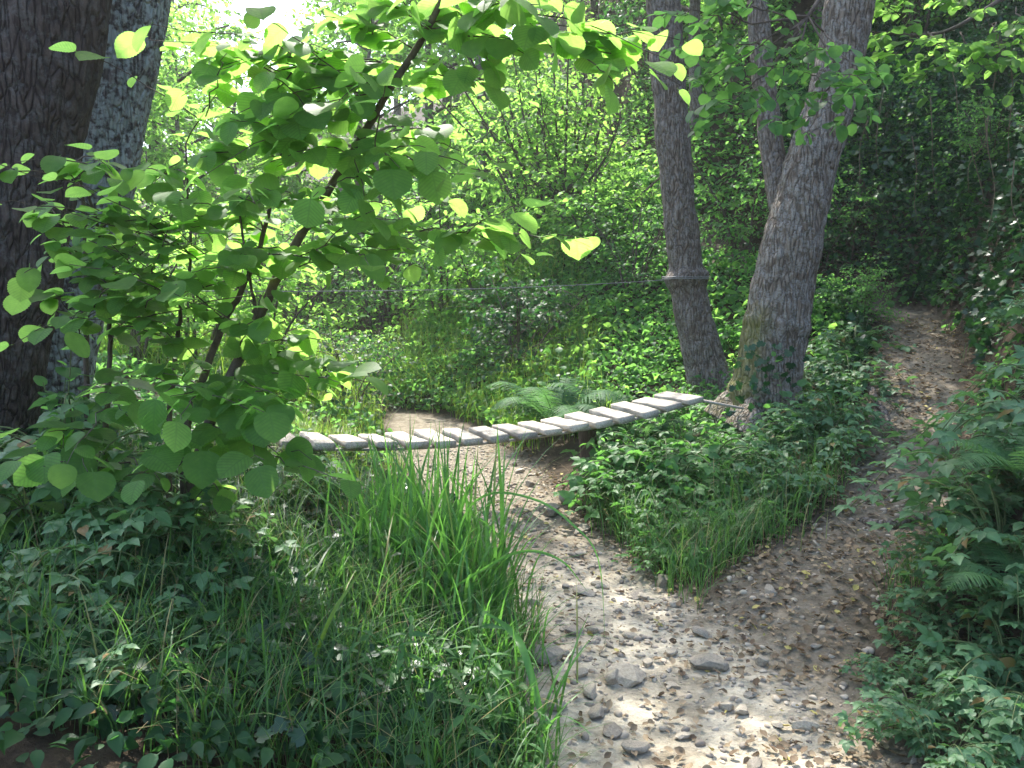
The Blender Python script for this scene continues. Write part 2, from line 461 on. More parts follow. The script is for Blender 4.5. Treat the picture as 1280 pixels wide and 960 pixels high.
def ground_mat():
    m, t, N = new_mat('earth')
    g = N('NewGeometry'); pos = g.outputs['Position']
    bed = N('Attribute', attribute_name='bed').outputs['Fac']
    path = N('Attribute', attribute_name='path').outputs['Fac']
    big = noise_tex(N, t, pos, 2.3, 5, .6); fine = noise_tex(N, t, pos, 45, 6, .7); mid = noise_tex(N, t, pos, 11, 5, .65)
    soil = ramp(N, t, mid, [(.3, (.022, .016, .01)), (.7, (.075, .055, .035))])
    dirt = ramp(N, t, mid, [(.3, (.105, .087, .063)), (.5, (.168, .142, .106)), (.72, (.25, .217, .17))])
    sand = ramp(N, t, mid, [(.28, (.28, .24, .175)), (.5, (.44, .39, .30)), (.75, (.55, .50, .40))])
    sandf = N('Math', operation='MULTIPLY', use_clamp=True)
    t.links.new(ramp(N, t, big, [(.30, (.25, .25, .25)), (.5, (1, 1, 1))]), sandf.inputs[0]); t.links.new(bed, sandf.inputs[1])
    edge = N('Math', operation='MULTIPLY_ADD', use_clamp=True); edge.inputs[1].default_value = .9; edge.inputs[2].default_value = -.45
    t.links.new(mid, edge.inputs[0])
    pa = N('Math', operation='ADD'); t.links.new(path, pa.inputs[0]); t.links.new(edge.outputs[0], pa.inputs[1])
    pm = N('Math', operation='MULTIPLY', use_clamp=True); t.links.new(pa.outputs[0], pm.inputs[0]); t.links.new(path, pm.inputs[1])
    col = mixc(N, t, pm.outputs[0], soil, dirt)
    col = mixc(N, t, sandf.outputs[0], col, sand)
    col = mixc(N, t, .8, col, ramp(N, t, fine, [(.3, (.55, .52, .5)), (.5, (1, 1, 1)), (.72, (1.25, 1.22, 1.18))]), 'MULTIPLY')
    p = N('BsdfPrincipled'); t.links.new(col, p.inputs['Base Color'])
    p.inputs['Roughness'].default_value = .95; p.inputs['Specular IOR Level'].default_value = .15
    h = N('MixRGB', blend_type='ADD'); h.inputs[0].default_value = .6; t.links.new(mid, h.inputs[1]); t.links.new(fine, h.inputs[2])
    bp = N('Bump'); bp.inputs['Strength'].default_value = .8; bp.inputs['Distance'].default_value = .03
    t.links.new(h.outputs[0], bp.inputs['Height']); t.links.new(bp.outputs[0], p.inputs['Normal'])
    o = N('OutputMaterial'); t.links.new(p.outputs[0], o.inputs[0])
    return m
M['earth'] = ground_mat()

# ------------------------------------------------------------------ the lie of the land
BED = np.array([(.75, -12, .7, -.3), (.75, .5, .65, 0), (.72, 2.5, .6, 0), (.62, 3.4, .5, 0), (.44, 4.2, .42, 0), (.26, 5.2, .38, .03), (-.05, 6.0, .45, .06),
                (-.25, 6.9, .55, .1), (-.6, 8.3, .55, .14), (-1.1, 9.9, .38, .2), (-1.5, 10.8, -.1, .24), (-2, 12, -.4, .3), (-3.5, 14.5, -.4, .5),
                (-6.5, 22, -.4, 1.0), (-10, 32, -.4, 2.0), (-20, 60, -.4, 4)], float)
PATH = np.array([(1.5, -6, .6, 0), (1.3, .5, .7, 0), (1.15, 2.5, .62, 0), (1.1, 3.6, .42, .02), (1.42, 4.2, .32, .1), (1.94, 4.7, .29, .2), (2.45, 5.2, .28, .35),
                 (2.67, 5.8, .29, .55), (3.08, 6.5, .30, .8), (3.54, 7.4, .28, 1.05), (4.0, 8.5, .26, 1.3), (4.1, 9.1, .22, 1.45), (3.7, 9.8, .3, 1.6), (2.9, 10.6, .3, 1.9), (2, 11.8, .3, 2.4), (1.5, 14, .3, 3.5), (1, 20, .3, 8), (1, 60, .3, 26)], float)

def near_line(line, x, y):
    """distance, signed distance (right of the line positive), half width and height along a line"""
    best = np.full(x.shape, 1e9); sg = np.zeros_like(x); w = np.zeros_like(x); z = np.zeros_like(x)
    for a, b in zip(line[:-1], line[1:]):
        dx, dy = b[0] - a[0], b[1] - a[1]
        t = np.clip(((x - a[0]) * dx + (y - a[1]) * dy) / (dx * dx + dy * dy), 0, 1)
        ex, ey = x - a[0] - t * dx, y - a[1] - t * dy
        d = np.hypot(ex, ey); m = d < best
        best = np.where(m, d, best); sg = np.where(m, np.sign(dy * ex - dx * ey), sg)
        w = np.where(m, a[2] + t * (b[2] - a[2]), w); z = np.where(m, a[3] + t * (b[3] - a[3]), z)
    return best, best * sg, w, z

def land(x, y):
    x = np.asarray(x, float); y = np.asarray(y, float); shp = x.shape
    x = x.ravel(); y = y.ravel()
    db, sb, wb, zb = near_line(BED, x, y)
    dp, sp, wp, zp = near_line(PATH, x, y)
    wob = n2(x, y, 1.6, 5, 3)
    eb = db - wb * (1 + .35 * wob); ep = dp - wp * (1 + .25 * wob)
    r = np.maximum(db - wb, 0)
    slope = .27 + (.76 - .27) * sstep(7.5, 11.5, y)
    right = zb + slope * (r - .25 * (1 - np.exp(-r / .25)))
    left = zb + .45 * (1 - np.exp(-r / .7)) + .16 * np.maximum(r - .8, 0) * (1 + 1.2 * sstep(9, 14, y))
    z = np.where(sb > 0, right, left)
    rp = np.maximum(np.where(sp > 0, dp, 0) - wp - .05, 0)
    H = .3 + 2.1 * sstep(4.6, 8.4, y)
    bank = zp + H * (1 - np.exp(-rp / .75)) + .5 * rp
    onright = (sp > 0) & (rp > 0)
    z = np.where(onright, np.where(y < 9.5, bank, np.maximum(bank, z)), z)
    z = np.minimum(z, 26)
    z = z + .10 * n2(x, y, .8, 21, 3) * sstep(.1, 1.0, np.minimum(db - wb, dp - wp))
    gone = 1 - sstep(10.6, 12, y)
    kp = (1 - sstep(-.02, .42, ep)) * gone
    z = z * (1 - kp) + zp * kp
    kb = 1 - sstep(-.05, .34, eb)
    z = z * (1 - kb) + (zb - .03 * kb) * kb
    z = z + .028 * n2(x, y, 3.1, 31, 4) + .012 * n2(x, y, 13, 41, 3)
    bedm = 1 - sstep(-.12, .2, eb); pathm = np.maximum((1 - sstep(-.1, .22, ep)) * gone, bedm)
    return z.reshape(shp), bedm.reshape(shp), pathm.reshape(shp)

def Z(x, y):
    return float(land(np.array([x]), np.array([y]))[0][0])

def axis_coords(lo, a, b, hi, fine, grow=1.12):
    c = list(np.arange(a, b + 1e-6, fine)); s = fine; v = c[-1]
    while v < hi: s = min(s * grow, 2.5); v += s; c.append(v)
    s = fine; v = a; pre = []
    while v > lo: s = min(s * grow, 2.5); v -= s; pre.append(v)
    return np.array(pre[::-1] + c)

gx = axis_coords(-60, -2.4, 4.6, 60, .04); gy = axis_coords(-14, 1.6, 10.0, 75, .045)
GX, GY = np.meshgrid(gx, gy)
GZ, GB, GP = land(GX, GY)
nxn = len(gx); idx = np.arange(GX.size).reshape(GX.shape)
quads = np.stack([idx[:-1, :-1], idx[:-1, 1:], idx[1:, 1:], idx[1:, :-1]], -1).reshape(-1, 4)
fb = GB.ravel()[quads].mean(1); fp = GP.ravel()[quads].mean(1)
cy = GY.ravel()[quads].mean(1)
GSAND = GB * (1 - .85 * sstep(4.3, 5.6, GY)) * (1 - .65 * sstep(.85, 1.35, GX + .12 * n2(GX, GY, 2, 5).reshape(GX.shape)))
sel_bed = (fb > .5) & (cy < 16); sel_path = (fp > .5) & ~sel_bed & (cy < 14) & (cy > -4)
allV = np.stack([GX.ravel(), GY.ravel(), GZ.ravel()], 1)
for nm, sel, lab in (('ground', ~(sel_bed | sel_path), 'sloping woodland ground under the plants, rising into a hillside'),
                     ('stream_bed', sel_bed, 'dry sandy stream bed strewn with stones, running under the plank bridge'),
                     ('path', sel_path, 'trodden brown earth path climbing past the leaning tree')):
    q = quads[sel]; used, inv = np.unique(q, return_inverse=True)
    me = mesh_from(nm, allV[used], [inv.reshape(-1, 4)], M['earth'])
    for an, arr in (('bed', GSAND), ('path', GP)):
        me.attributes.new(an, 'FLOAT', 'POINT').data.foreach_set('value', arr.ravel()[used].astype(np.float32))
    tag(link(nm, me), lab, {'ground': 'ground', 'stream_bed': 'stream bed', 'path': 'path'}[nm], kind='structure')

# ------------------------------------------------------------------ tree trunks
def trunk_mesh(name, pts, rads, mat, sides=56, step=.028, amp=.016, flare=0.0, seed=0, collars=(), moss_dir=None, moss_rng=(0, 1), moss_amt=1.0, moss_th=(.35, .5)):
    """a bark covered trunk; points in the frame of the tree"""
    pts = np.asarray(pts, float); rads = np.asarray(rads, float)
    ln = np.linalg.norm(np.diff(pts, axis=0), axis=1).sum(); n = max(int(ln / step), 8)
    c = curve(pts, n); s = np.linspace(0, len(pts) - 1, n); r = np.interp(s, np.arange(len(pts)), rads)
    arc = np.concatenate([[0], np.cumsum(np.linalg.norm(np.diff(c, axis=0), axis=1))])
    r = r * (1 + flare * np.exp(-arc / .22))
    for z0, h, w in collars:
        r = r + h * np.exp(-((c[:, 2] - z0) / w) ** 2)
    V, Fs = tube(c, r, sides, True)
    ring = np.repeat(np.arange(n), sides); cc = np.concatenate([c[ring], c[:1], c[-1:]])
    nrm = V - cc; rr = np.linalg.norm(nrm, axis=1); nrm = unit(nrm)
    q = V * np.array([1, 1, .3])
    rid = 1 - 2.6 * np.abs(fbm(q * 13, 3, seed))
    lump = fbm(V * 3.2, 3, seed + 9)
    fine = fbm(q * 34, 2, seed + 5)
    th = np.arctan2(nrm[:, 1], nrm[:, 0])
    fl = np.concatenate([np.exp(-arc[ring] / .3), [0, 0]]) * flare * .5 * np.cos(th * 4 + seed) * rr
    dsp = (amp * (rid - .4) + 1.6 * amp * lump + .6 * amp * fine) + fl
    dsp[-2:] = 0
    V = V + nrm * dsp[:, None]
    me = mesh_from(name, V, Fs, mat)
    if moss_dir is not None:
        md = unit(np.array(moss_dir, float)); k = np.clip((nrm @ md - moss_th[0]) / moss_th[1], 0, 1)
        zz = (V[:, 2] - moss_rng[0]) / (moss_rng[1] - moss_rng[0]); k = moss_amt * k * np.clip(np.minimum(zz * 6, (1 - zz) * 4), 0, 1)
        me.attributes.new('moss', 'FLOAT', 'POINT').data.foreach_set('value', k.astype(np.float32))
    return me

def rel(pts, base): return [np.asarray(p, float) - base for p in pts]

def crown(parent, base, lobes, nb, size, start, mat='crown', seed=0, tpl=None, ntw=6, twl=.8, nl=8):
    """limbs and leaf sprays high above, in several lobes (centre, radii)"""
    L, G = Leaves(), Geo()
    start = np.asarray(start, float)
    for (cx, cyy, cz), (rx, ry, rz) in lobes:
        c = np.array([cx, cyy, cz])
        G.tube(curve([start, (start + c) / 2 + np.array([0, 0, .35]), c], 14) - base, np.linspace(.07, .03, 14), 8)
        for i in range(nb):
            a = unit(rng.normal(0, 1, 3)); e = c + a * np.array([rx, ry, rz]) * rng.uniform(.6, 1.0)
            s = c + (e - c) * .12 + rng.normal(0, .15, 3)
            bough(L, G, s - base, e - base, ntw, twl, nl, size, .1, .016, skip=.12, tilt=.4)
    o = link('crown', L.mesh('crown', tpl or OVAL4, M[mat], True), parent)
    link('branches', G.mesh('branches', M['twig']), parent)
    return o

# the two trunks on the left: one thick and dark, one behind it grey with lichen
d1 = 4.5
cpx = [(-82, 690), (-66, 610), (-42, 520), (-14, 400), (22, 200), (56, 0)]
b1 = P(*cpx[0], d1); b1[2] = Z(b1[0], b1[1]) - .06
pts = [b1] + [P(u, v, d1) for u, v in cpx[1:]] + [P(95, -260, d1 + .1), np.array([-2.0, 4.8, 6.6]), np.array([-1.7, 4.9, 8.2])]
t1 = thing('tree', 'thick dark barked tree trunk cut off by the edge of the picture', 'tree', b1)
link('trunk', trunk_mesh('trunk', rel(pts, b1), [.40, .34, .315, .30, .295, .29, .27, .2, .12], M['bark_dark'], 96, .02, .017, .25, 3), t1)
crown(t1, b1, [((-2.2, 3.2, 7.0), (2.2, 1.8, 1.1)), ((.4, 4.6, 7.9), (1.8, 1.6, 1.0)), ((-1.0, 2.0, 6.6), (2.0, 1.6, .9)), ((-3.6, 2.2, 6.4), (1.8, 1.6, .9)), ((-2.4, .3, 6.2), (2.0, 1.5, .9))], 19, .12, pts[-2])  # unseen lobes, spread out to dim the left foreground

d2 = 5.25
cpx = [(10, 640), (52, 500), (88, 350), (118, 250), (137, 150), (162, 0)]
b2 = P(*cpx[0], d2); b2[2] = Z(b2[0], b2[1]) - .06
pts = [b2] + [P(u, v, d2) for u, v in cpx[1:]] + [P(190, -250, d2), np.array([-2.35, 5.7, 6.6]), np.array([-2.5, 6.3, 8.2])]  # unseen top bent away so sun reaches the hazel
t2 = thing('tree', 'leaning grey tree trunk patched with pale lichen behind the thick dark trunk', 'tree', b2)
link('trunk', trunk_mesh('trunk', rel(pts, b2), [.30, .24, .215, .205, .205, .22, .21, .15, .08], M['bark_lichen'], 64, .026, .013, .3, 13,
                         moss_dir=(-.9, -.43, 0), moss_rng=(1.2, 5.2), moss_th=(.76, .12)), t2)
crown(t2, b2, [((-1.2, 9.1, 8.2), (1.9, .9, .8)), ((-3.2, 9.6, 8.4), (1.8, 1.4, 1.0)), ((.5, 9.0, 8.2), (1.7, .9, .8))], 34, .12, pts[-1])  # unseen lobes set to shade the stream bed, leaving sun on the hazel

# the straight tree with the rope worn collar
d3 = 8.5
cpx = [(897, 520), (886, 470), (868, 400), (858, 345), (850, 270), (839, 150), (829, 0)]
b3 = P(*cpx[0], d3); b3[2] = Z(b3[0], b3[1]) - .08
pts = [b3] + [P(u, v, d3) for u, v in cpx[1:]] + [P(815, -200, d3), np.array([1.25, 8.7, 8.4]), np.array([1.2, 8.8, 9.8])]
zc = P(858, 345, d3)[2] - b3[2]
t3 = thing('tree', 'slim upright tree trunk with a swollen collar where a cable is tied', 'tree', b3)
link('trunk', trunk_mesh('trunk', rel(pts, b3), [.24, .20, .18, .166, .158, .158, .164, .15, .11, .06], M['bark_grey'], 72, .02, .013, .25, 23,
                         collars=((zc, .05, .05), (zc - .07, .03, .045))), t3)
crown(t3, b3, [((-.8, 10.4, 8.6), (2.0, 1.5, 1.0)), ((1.4, 9.0, 9.0), (2.0, 1.8, 1.2)), ((1.0, 11.4, 9.0), (2.0, 1.5, 1.2)), ((3.0, 10.8, 9.2), (2.0, 1.8, 1.2))], 28, .12, pts[-2])  # out of view; lobes placed to keep sun off bed and path

# the big leaning tree the bridge is tied to
d4 = 7.0
cpx = [(944, 585), (950, 540), (958, 480), (972, 400), (990, 300), (1010, 220), (1031, 150), (1050, 70), (1063, 0)]
b4 = P(*cpx[0], d4); b4[2] = Z(b4[0], b4[1]) - .1
pts4 = [b4] + [P(u, v, d4) for u, v in cpx[1:]] + [P(1100, -170, d4), np.array([3.5, 7.0, 6.8]), np.array([3.8, 7.1, 8.6])]
t4 = thing('tree', 'thick brown tree trunk leaning over the path, mossy at its foot', 'tree', b4)
zk = P(972, 405, d4)[2] - b4[2]
link('trunk', trunk_mesh('trunk', rel(pts4, b4), [.33, .285, .26, .245, .23, .207, .192, .182, .182, .17, .12, .06], M['bark_brown'], 84, .02, .017, .28, 33,
                         collars=((zk, .018, .05), (zk - .55, .02, .06)), moss_dir=(-1, -.2, 0), moss_rng=(.1, 1.25), moss_amt=.75), t4)
lp = [P(984, 300, d4 + .05), P(975, 250, d4 + .12), P(967, 200, d4 + .2), P(957, 120, d4 + .3), P(948, 20, d4 + .4), P(935, -150, d4 + .6), np.array([1.8, 8.0, 6.9])]
link('limb', trunk_mesh('limb', rel(lp, b4), [.07, .1, .1, .092, .085, .07, .03], M['bark_grey'], 32, .03, .008, 0, 43), t4)
crown(t4, b4, [((3.0, 6.2, 7.6), (2.2, 2.0, 1.1)), ((4.3, 7.4, 7.8), (2.0, 2.0, 1.2)), ((1.8, 5.0, 7.2), (2.2, 1.7, .9)), ((3.9, 4.4, 7.0), (2.0, 1.8, .9))], 17, .12, pts4[-2])
# twigs with ivy leaves at its foot
L = Leaves()
for i in range(90):
    v = rng.uniform(430, 560); u = 950 + rng.normal(0, 22) - (500 - v) * -.12
    p = P(u, v, d4 - .30 - rng.uniform(-.02, .05)); L.add(p - b4, unit(rng.normal(0, 1, 3) + np.array([0, 0, -.3])), np.array([-.2, -1, .2]) + rng.normal(0, .3, 3), rng.uniform(.04, .075))
link('ivy', L.mesh('ivy', IVY, M['ivy']), t4)

# ------------------------------------------------------------------ the plank bridge
bc = np.array([0.0, 6.25, 0]); ax = np.array([math.cos(R(24)), math.sin(R(24)), 0]); pl = np.array([math.sin(R(24)), -math.cos(R(24)), 0])
def deck_z(t):
    return .575 + .047 * (t + .55) ** 2 + .012 * np.maximum(t - .8, 0)
bridge = thing('plank_bridge', 'low hanging plank bridge of grey boards crossing the dry stream bed', 'bridge', (0, 6.25, 0))
def plank_mesh(seed):
    rg = np.random.default_rng(seed)
    L2, W2, T2 = .255 * rg.uniform(.97, 1.03), .07 * rg.uniform(.92, 1.06), .024 * rg.uniform(.9, 1.1)
    b = .006; nseg = 14; xs = np.linspace(-L2, L2, nseg)
    prof = [(-W2 + b, -T2), (W2 - b, -T2), (W2, -T2 + b), (W2, T2 - b), (W2 - b, T2), (-W2 + b, T2), (-W2, T2 - b), (-W2, -T2 + b)]
    V = []
    for i, x in enumerate(xs):
        e = .985 if i in (0, nseg - 1) else 1
        for (y, z) in prof:
            V.append((x + rg.normal(0, .0015), y * e + rg.normal(0, .0012), z * e + rg.normal(0, .0012) + .004 * math.sin(x * 7 + seed)))
    Fq = [(i * 8 + j, i * 8 + (j + 1) % 8, (i + 1) * 8 + (j + 1) % 8, (i + 1) * 8 + j) for i in range(nseg - 1) for j in range(8)]
    caps = [tuple(range(7, -1, -1)), tuple((nseg - 1) * 8 + j for j in range(8))]
    return mesh_from('plank', np.array(V), [np.array(Fq), np.array(caps)], M['wood'], False)
planks = [plank_mesh(i) for i in range(6)]
NP = 19; SP = .2075; T_R = 1.47
for i in range(NP):
    t = T_R - i * SP
    p = bc + ax * t; p[2] = deck_z(t)
    slope = math.atan((deck_z(t + .05) - deck_z(t - .05)) / .1)
    o = link('plank', planks[i % 6], bridge, p - np.array([0, 6.25, 0]))
    o.rotation_euler = (-slope * -1 * 0 + rng.normal(0, .02), -slope * 0 + rng.normal(0, .012), R(-66) + rng.normal(0, .022))
    # turn the board about its own long side so the deck follows the sag
    o.rotation_euler.x += slope
for off in (-.15, .15):
    ts = np.linspace(T_R + .12, T_R - (NP - 1) * SP - .15, 40)
    cp = np.array([bc + ax * t + pl * off + np.array([0, 0, deck_z(t) - .036]) for t in ts])
    endR = P(950 + off * 60, 512, d4) + np.array([-.05, -.26 if off > 0 else .25, 0]); endL = np.array([-2.35, 4.72 + (.25 if off < 0 else -.1), .62])
    full = np.concatenate([[endR], cp, [endL]]) - np.array([0, 6.25, 0])
    G = Geo(); G.tube(full, .011, 8); link('rope', G.mesh('rope', M['rope']), bridge)
# strap round the foot of the leaning tree that holds the ropes
cst = P(953, 514, d4); th = np.linspace(0, 2 * math.pi, 40)
G = Geo()
for k in range(3):
    G.tube(np.stack([cst[0] + .315 * np.cos(th), cst[1] + .315 * np.sin(th), cst[2] + .02 * k - .02 + .015 * np.sin(th + k)], 1) - np.array([0, 6.25, 0]), .013, 6, False)
link('strap', G.mesh('strap', M['strap']), bridge)
# hand cable above
A = P(842, 349, d3 - .1); Bq = P(118, 362, d2)
t = np.linspace(0, 1, 40)[:, None]; pts = A * (1 - t) + Bq * t; pts[:, 2] -= .05 * (4 * t * (1 - t))[:, 0]
G = Geo(); G.tube(pts, .004, 6)
ring = P(858, 348, d3); th = np.linspace(0, 2 * math.pi, 32)
for k in range(2):
    G.tube(np.stack([ring[0] + (.236) * np.cos(th), ring[1] + .236 * np.sin(th), ring[2] + .015 * k + .01 * np.sin(th)], 1), .005, 6, False)
tag(link('hand_cable', G.mesh('hand_cable', M['cable'])), 'thin grey cable stretched above the bridge from the collared trunk', 'cable')
# post holding the bank below the bridge
pb = P(735, 640, 7.05); pb[2] = Z(pb[0], pb[1]) - .05
G = Geo(); pp = curve([(0, 0, 0), (.01, 0, .2), (-.01, .01, .36), (.015, 0, .50)], 14); G.tube(pp, np.linspace(.085, .07, 14), 12)
po = thing('wooden_post', 'short dark wooden post under the bridge beside the fern', 'post', pb)
me = G.mesh('post_shaft', M['post']); link('shaft', me, po)

# ------------------------------------------------------------------ hazel bush in front
hz = P(213, 650, 3.3); hz[2] = Z(hz[0], hz[1])
hazel = thing('hazel_bush', 'hazel bush with big round backlit leaves and one long slanting stem', 'bush', hz)
def stem(name, pts, r0, r1, parent, base, mat='twig', n=40, sides=10):
    c = curve(rel(pts, base), n); c[1:-1] += jit(n - 2, .002)
    G = Geo(); G.tube(c, np.linspace(r0, r1, n), sides); return link(name, G.mesh(name, M[mat]), parent)
S1 = [hz - np.array([0, 0, .05]), P(255, 550, 3.3), P(302, 440, 3.38), P(348, 345, 3.4), P(392, 268, 3.4), P(440, 190, 3.38), P(490, 108, 3.3), P(550, 5, 3.2), P(600, -130, 3.1)]
stem('stem', S1, .024, .010, hazel, hz)
stem('stem', [hz + np.array([.02, .1, -.05]), P(232, 540, 3.45), P(256, 466, 3.5), P(280, 402, 3.5), P(303, 362, 3.5), P(330, 290, 3.45), P(350, 200, 3.4)], .02, .007, hazel, hz)
stem('stem', [hz + np.array([-.06, .12, -.05]), P(212, 520, 3.6), P(221, 440, 3.6), P(228, 374, 3.6), P(238, 325, 3.6), P(232, 180, 3.6)], .014, .004, hazel, hz)
stem('stem', [hz + np.array([-.25, .1, -.05]), P(134, 560, 3.5), P(137, 430, 3.5), P(132, 330, 3.5), P(110, 240, 3.45)], .014, .005, hazel, hz)
stem('stem', [hz + np.array([-.32, .12, -.05]), P(112, 560, 3.6), P(108, 430, 3.6), P(106, 290, 3.6), P(98, 200, 3.5)], .015, .006, hazel, hz)
stem('stem', [P(303, 436, 3.38), P(320, 400, 3.35), P(311, 345, 3.3), P(300, 270, 3.3), P(282, 210, 3.3)], .008, .003, hazel, hz)

L, G = Leaves(), Geo()
def SPR(a, b, n, size=.096, sag=.08, **k):
    if a[1] < 225: size *= 1.08
    k = dict(dict(tilt=.3, tip_droop=.3), **k)
    a3, b3_ = P(*a) - hz, P(*b) - hz
    spray(L, G, a3, b3_, int(n * 1.7), size, sag, .0032, **k)
    for q in range(2 if a[1] < 445 else 1):
        m0 = a3 + (b3_ - a3) * rng.uniform(.3, .6); m1 = b3_ + rng.normal(0, 1, 3) * np.array([.2, .25, .07])
        spray(L, G, m0, m1, max(4, int(n * .75)), size, sag * .6, .003, **k)
# tier after tier of sprays, each given by where it starts and ends
for a, b, n in [
    ((300, 420, 3.4), (110, 300, 3.2), 11), ((280, 400, 3.5), (95, 345, 3.4), 11), ((300, 362, 3.5), (150, 255, 3.3), 11),
    ((330, 290, 3.45), (200, 250, 3.2), 9), ((330, 290, 3.45), (290, 245, 3.0), 8), ((340, 350, 3.4), (440, 300, 3.1), 9),
    ((238, 325, 3.6), (130, 270, 3.5), 9), ((238, 325, 3.6), (330, 285, 3.7), 8), ((228, 374, 3.6), (310, 330, 3.2), 9),
    ((221, 440, 3.6), (150, 370, 3.3), 9), ((256, 466, 3.5), (190, 400, 3.2), 8), ((137, 430, 3.5), (220, 350, 3.2), 9),
    ((132, 330, 3.5), (210, 275, 3.3), 8), ((110, 240, 3.45), (70, 210, 3.3), 6), ((108, 430, 3.6), (60, 360, 3.4), 7),
    ((98, 200, 3.5), (140, 215, 3.2), 5), ((106, 290, 3.6), (40, 270, 3.5), 6),
    ((392, 268, 3.4), (490, 245, 3.1), 8), ((392, 268, 3.4), (330, 235, 3.1), 7), ((380, 290, 3.4), (560, 295, 3.0), 12),
    ((500, 290, 3.1), (665, 318, 2.9), 10), ((400, 300, 3.4), (480, 345, 3.2), 7), ((365, 318, 3.4), (300, 318, 3.1), 6),
    ((440, 190, 3.38), (540, 225, 3.0), 9), ((440, 190, 3.38), (360, 195, 3.1), 7), ((450, 175, 3.35), (560, 170, 3.2), 8),
    ((440, 190, 3.38), (455, 245, 3.0), 6), ((440, 185, 3.3), (500, 210, 2.9), 7),
    ((490, 108, 3.3), (380, 90, 3.1), 10), ((490, 108, 3.3), (280, 150, 3.1), 13), ((505, 80, 3.3), (610, 110, 3.0), 9),
    ((490, 108, 3.3), (420, 130, 2.9), 7), ((470, 140, 3.35), (340, 160, 3.1), 9), ((515, 60, 3.3), (400, 20, 3.1), 9),
    ((530, 35, 3.25), (660, 70, 2.9), 10), ((530, 35, 3.25), (640, 20, 3.2), 9), ((530, 35, 3.25), (480, -10, 3.0), 6),
    ((560, -15, 3.2), (690, 60, 2.7), 11), ((640, 30, 3.0), (790, 62, 3.0), 10), ((680, 40, 3.0), (765, 92, 2.95), 6), ((560, -15, 3.2), (720, 10, 2.8), 9),
    ((350, 200, 3.4), (270, 180, 3.2), 7), ((350, 200, 3.4), (380, 150, 3.2), 6), ((232, 180, 3.6), (290, 100, 3.4), 7),
    ((300, 436, 3.38), (370, 420, 3.2), 6), ((300, 436, 3.38), (330, 400, 3.0), 5), ((311, 345, 3.3), (290, 320, 3.0), 5),
    ((120, 300, 3.5), (150, 262, 3.2), 7), ((110, 330, 3.5), (60, 300, 3.2), 7), ((108, 400, 3.55), (160, 330, 3.2), 8), ((135, 380, 3.5), (90, 400, 3.1), 8), ((135, 350, 3.5), (180, 300, 3.2), 7), ((232, 200, 3.6), (190, 235, 3.4), 7), ((505, 85, 3.3), (250, 95, 3.2), 10), ((500, 90, 3.3), (310, 60, 3.2), 9), ((470, 130, 3.3), (230, 60, 3.3), 9),
]:
    SPR(a, b, n)
# darker low tier of the same bush
for a, b, n, s in [
    ((285, 480, 3.3), (200, 505, 2.9), 8, .115), ((285, 480, 3.3), (360, 500, 2.9), 9, .115), ((270, 500, 3.3), (330, 515, 2.8), 8, .11),
    ((262, 530, 3.3), (330, 575, 2.7), 6, .12), ((255, 560, 3.3), (390, 575, 2.9), 7, .11), ((290, 470, 3.35), (430, 480, 3.1), 9, .11),
    ((255, 545, 3.3), (180, 590, 2.8), 7, .12), ((134, 560, 3.5), (200, 600, 3.0), 6, .105), ((112, 560, 3.6), (20, 575, 2.9), 7, .115),
    ((112, 560, 3.6), (110, 590, 2.85), 6, .12), ((134, 540, 3.5), (60, 540, 3.1), 6, .12), ((137, 470, 3.5), (230, 470, 3.2), 7, .11),
    ((108, 480, 3.6), (160, 520, 3.2), 7, .11), ((221, 470, 3.6), (300, 520, 3.1), 7, .11), ((112, 600, 3.6), (0, 650, 3.0), 6, .11),
    ((240, 580, 3.3), (280, 625, 3.0), 5, .10), ((300, 436, 3.4), (390, 455, 3.3), 7, .1), ((380, 455, 3.3), (440, 470, 3.2), 5, .1)]:
    SPR(a, b, n, s, .04)
link('foliage', L.mesh('foliage', HAZEL, M['hazel']), hazel)
link('twigs', G.mesh('twigs', M['twig']), hazel)

# ------------------------------------------------------------------ shrubs and trees behind
def make_bush(kind, H, W, mat, size, nb, stems=6, ntw=5, nl=7, twl=.42, tpl=OVAL4, bare=0.15):
    root = thing(kind, '', 'bush')
    L, G = Leaves(), Geo()
    for s in range(stems):
        a = rng.uniform(0, 2 * math.pi); q = W * .35 * math.sqrt(rng.random())
        top = np.array([math.cos(a) * q * 1.6, math.sin(a) * q * 1.6, H * rng.uniform(.65, .95)])
        c = curve([(math.cos(a) * .08, math.sin(a) * .08, -.1), top * .5 * np.array([.7, .7, 1]), top], 12); G.tube(c, np.linspace(.022, .006, 12) * H / 2, 6)
        for b in range(nb):
            f = bare + (1 - bare) * (b + rng.random()) / nb
            p = np.array([np.interp(f, np.linspace(0, 1, 12), c[:, k]) for k in range(3)])
            an = rng.uniform(0, 2 * math.pi); l = W * .5 * rng.uniform(.45, 1.0) * (1.15 - .65 * f)
            e = p + np.array([math.cos(an) * l, math.sin(an) * l, l * rng.uniform(-.25, .55)])
            bough(L, G, p, e, ntw, twl, nl, size, .1, .006, skip=.1, tilt=.45)
    link('foliage', L.mesh('foliage', tpl, M[mat]), root); link('stems', G.mesh('stems', M['twig']), root)
    return root

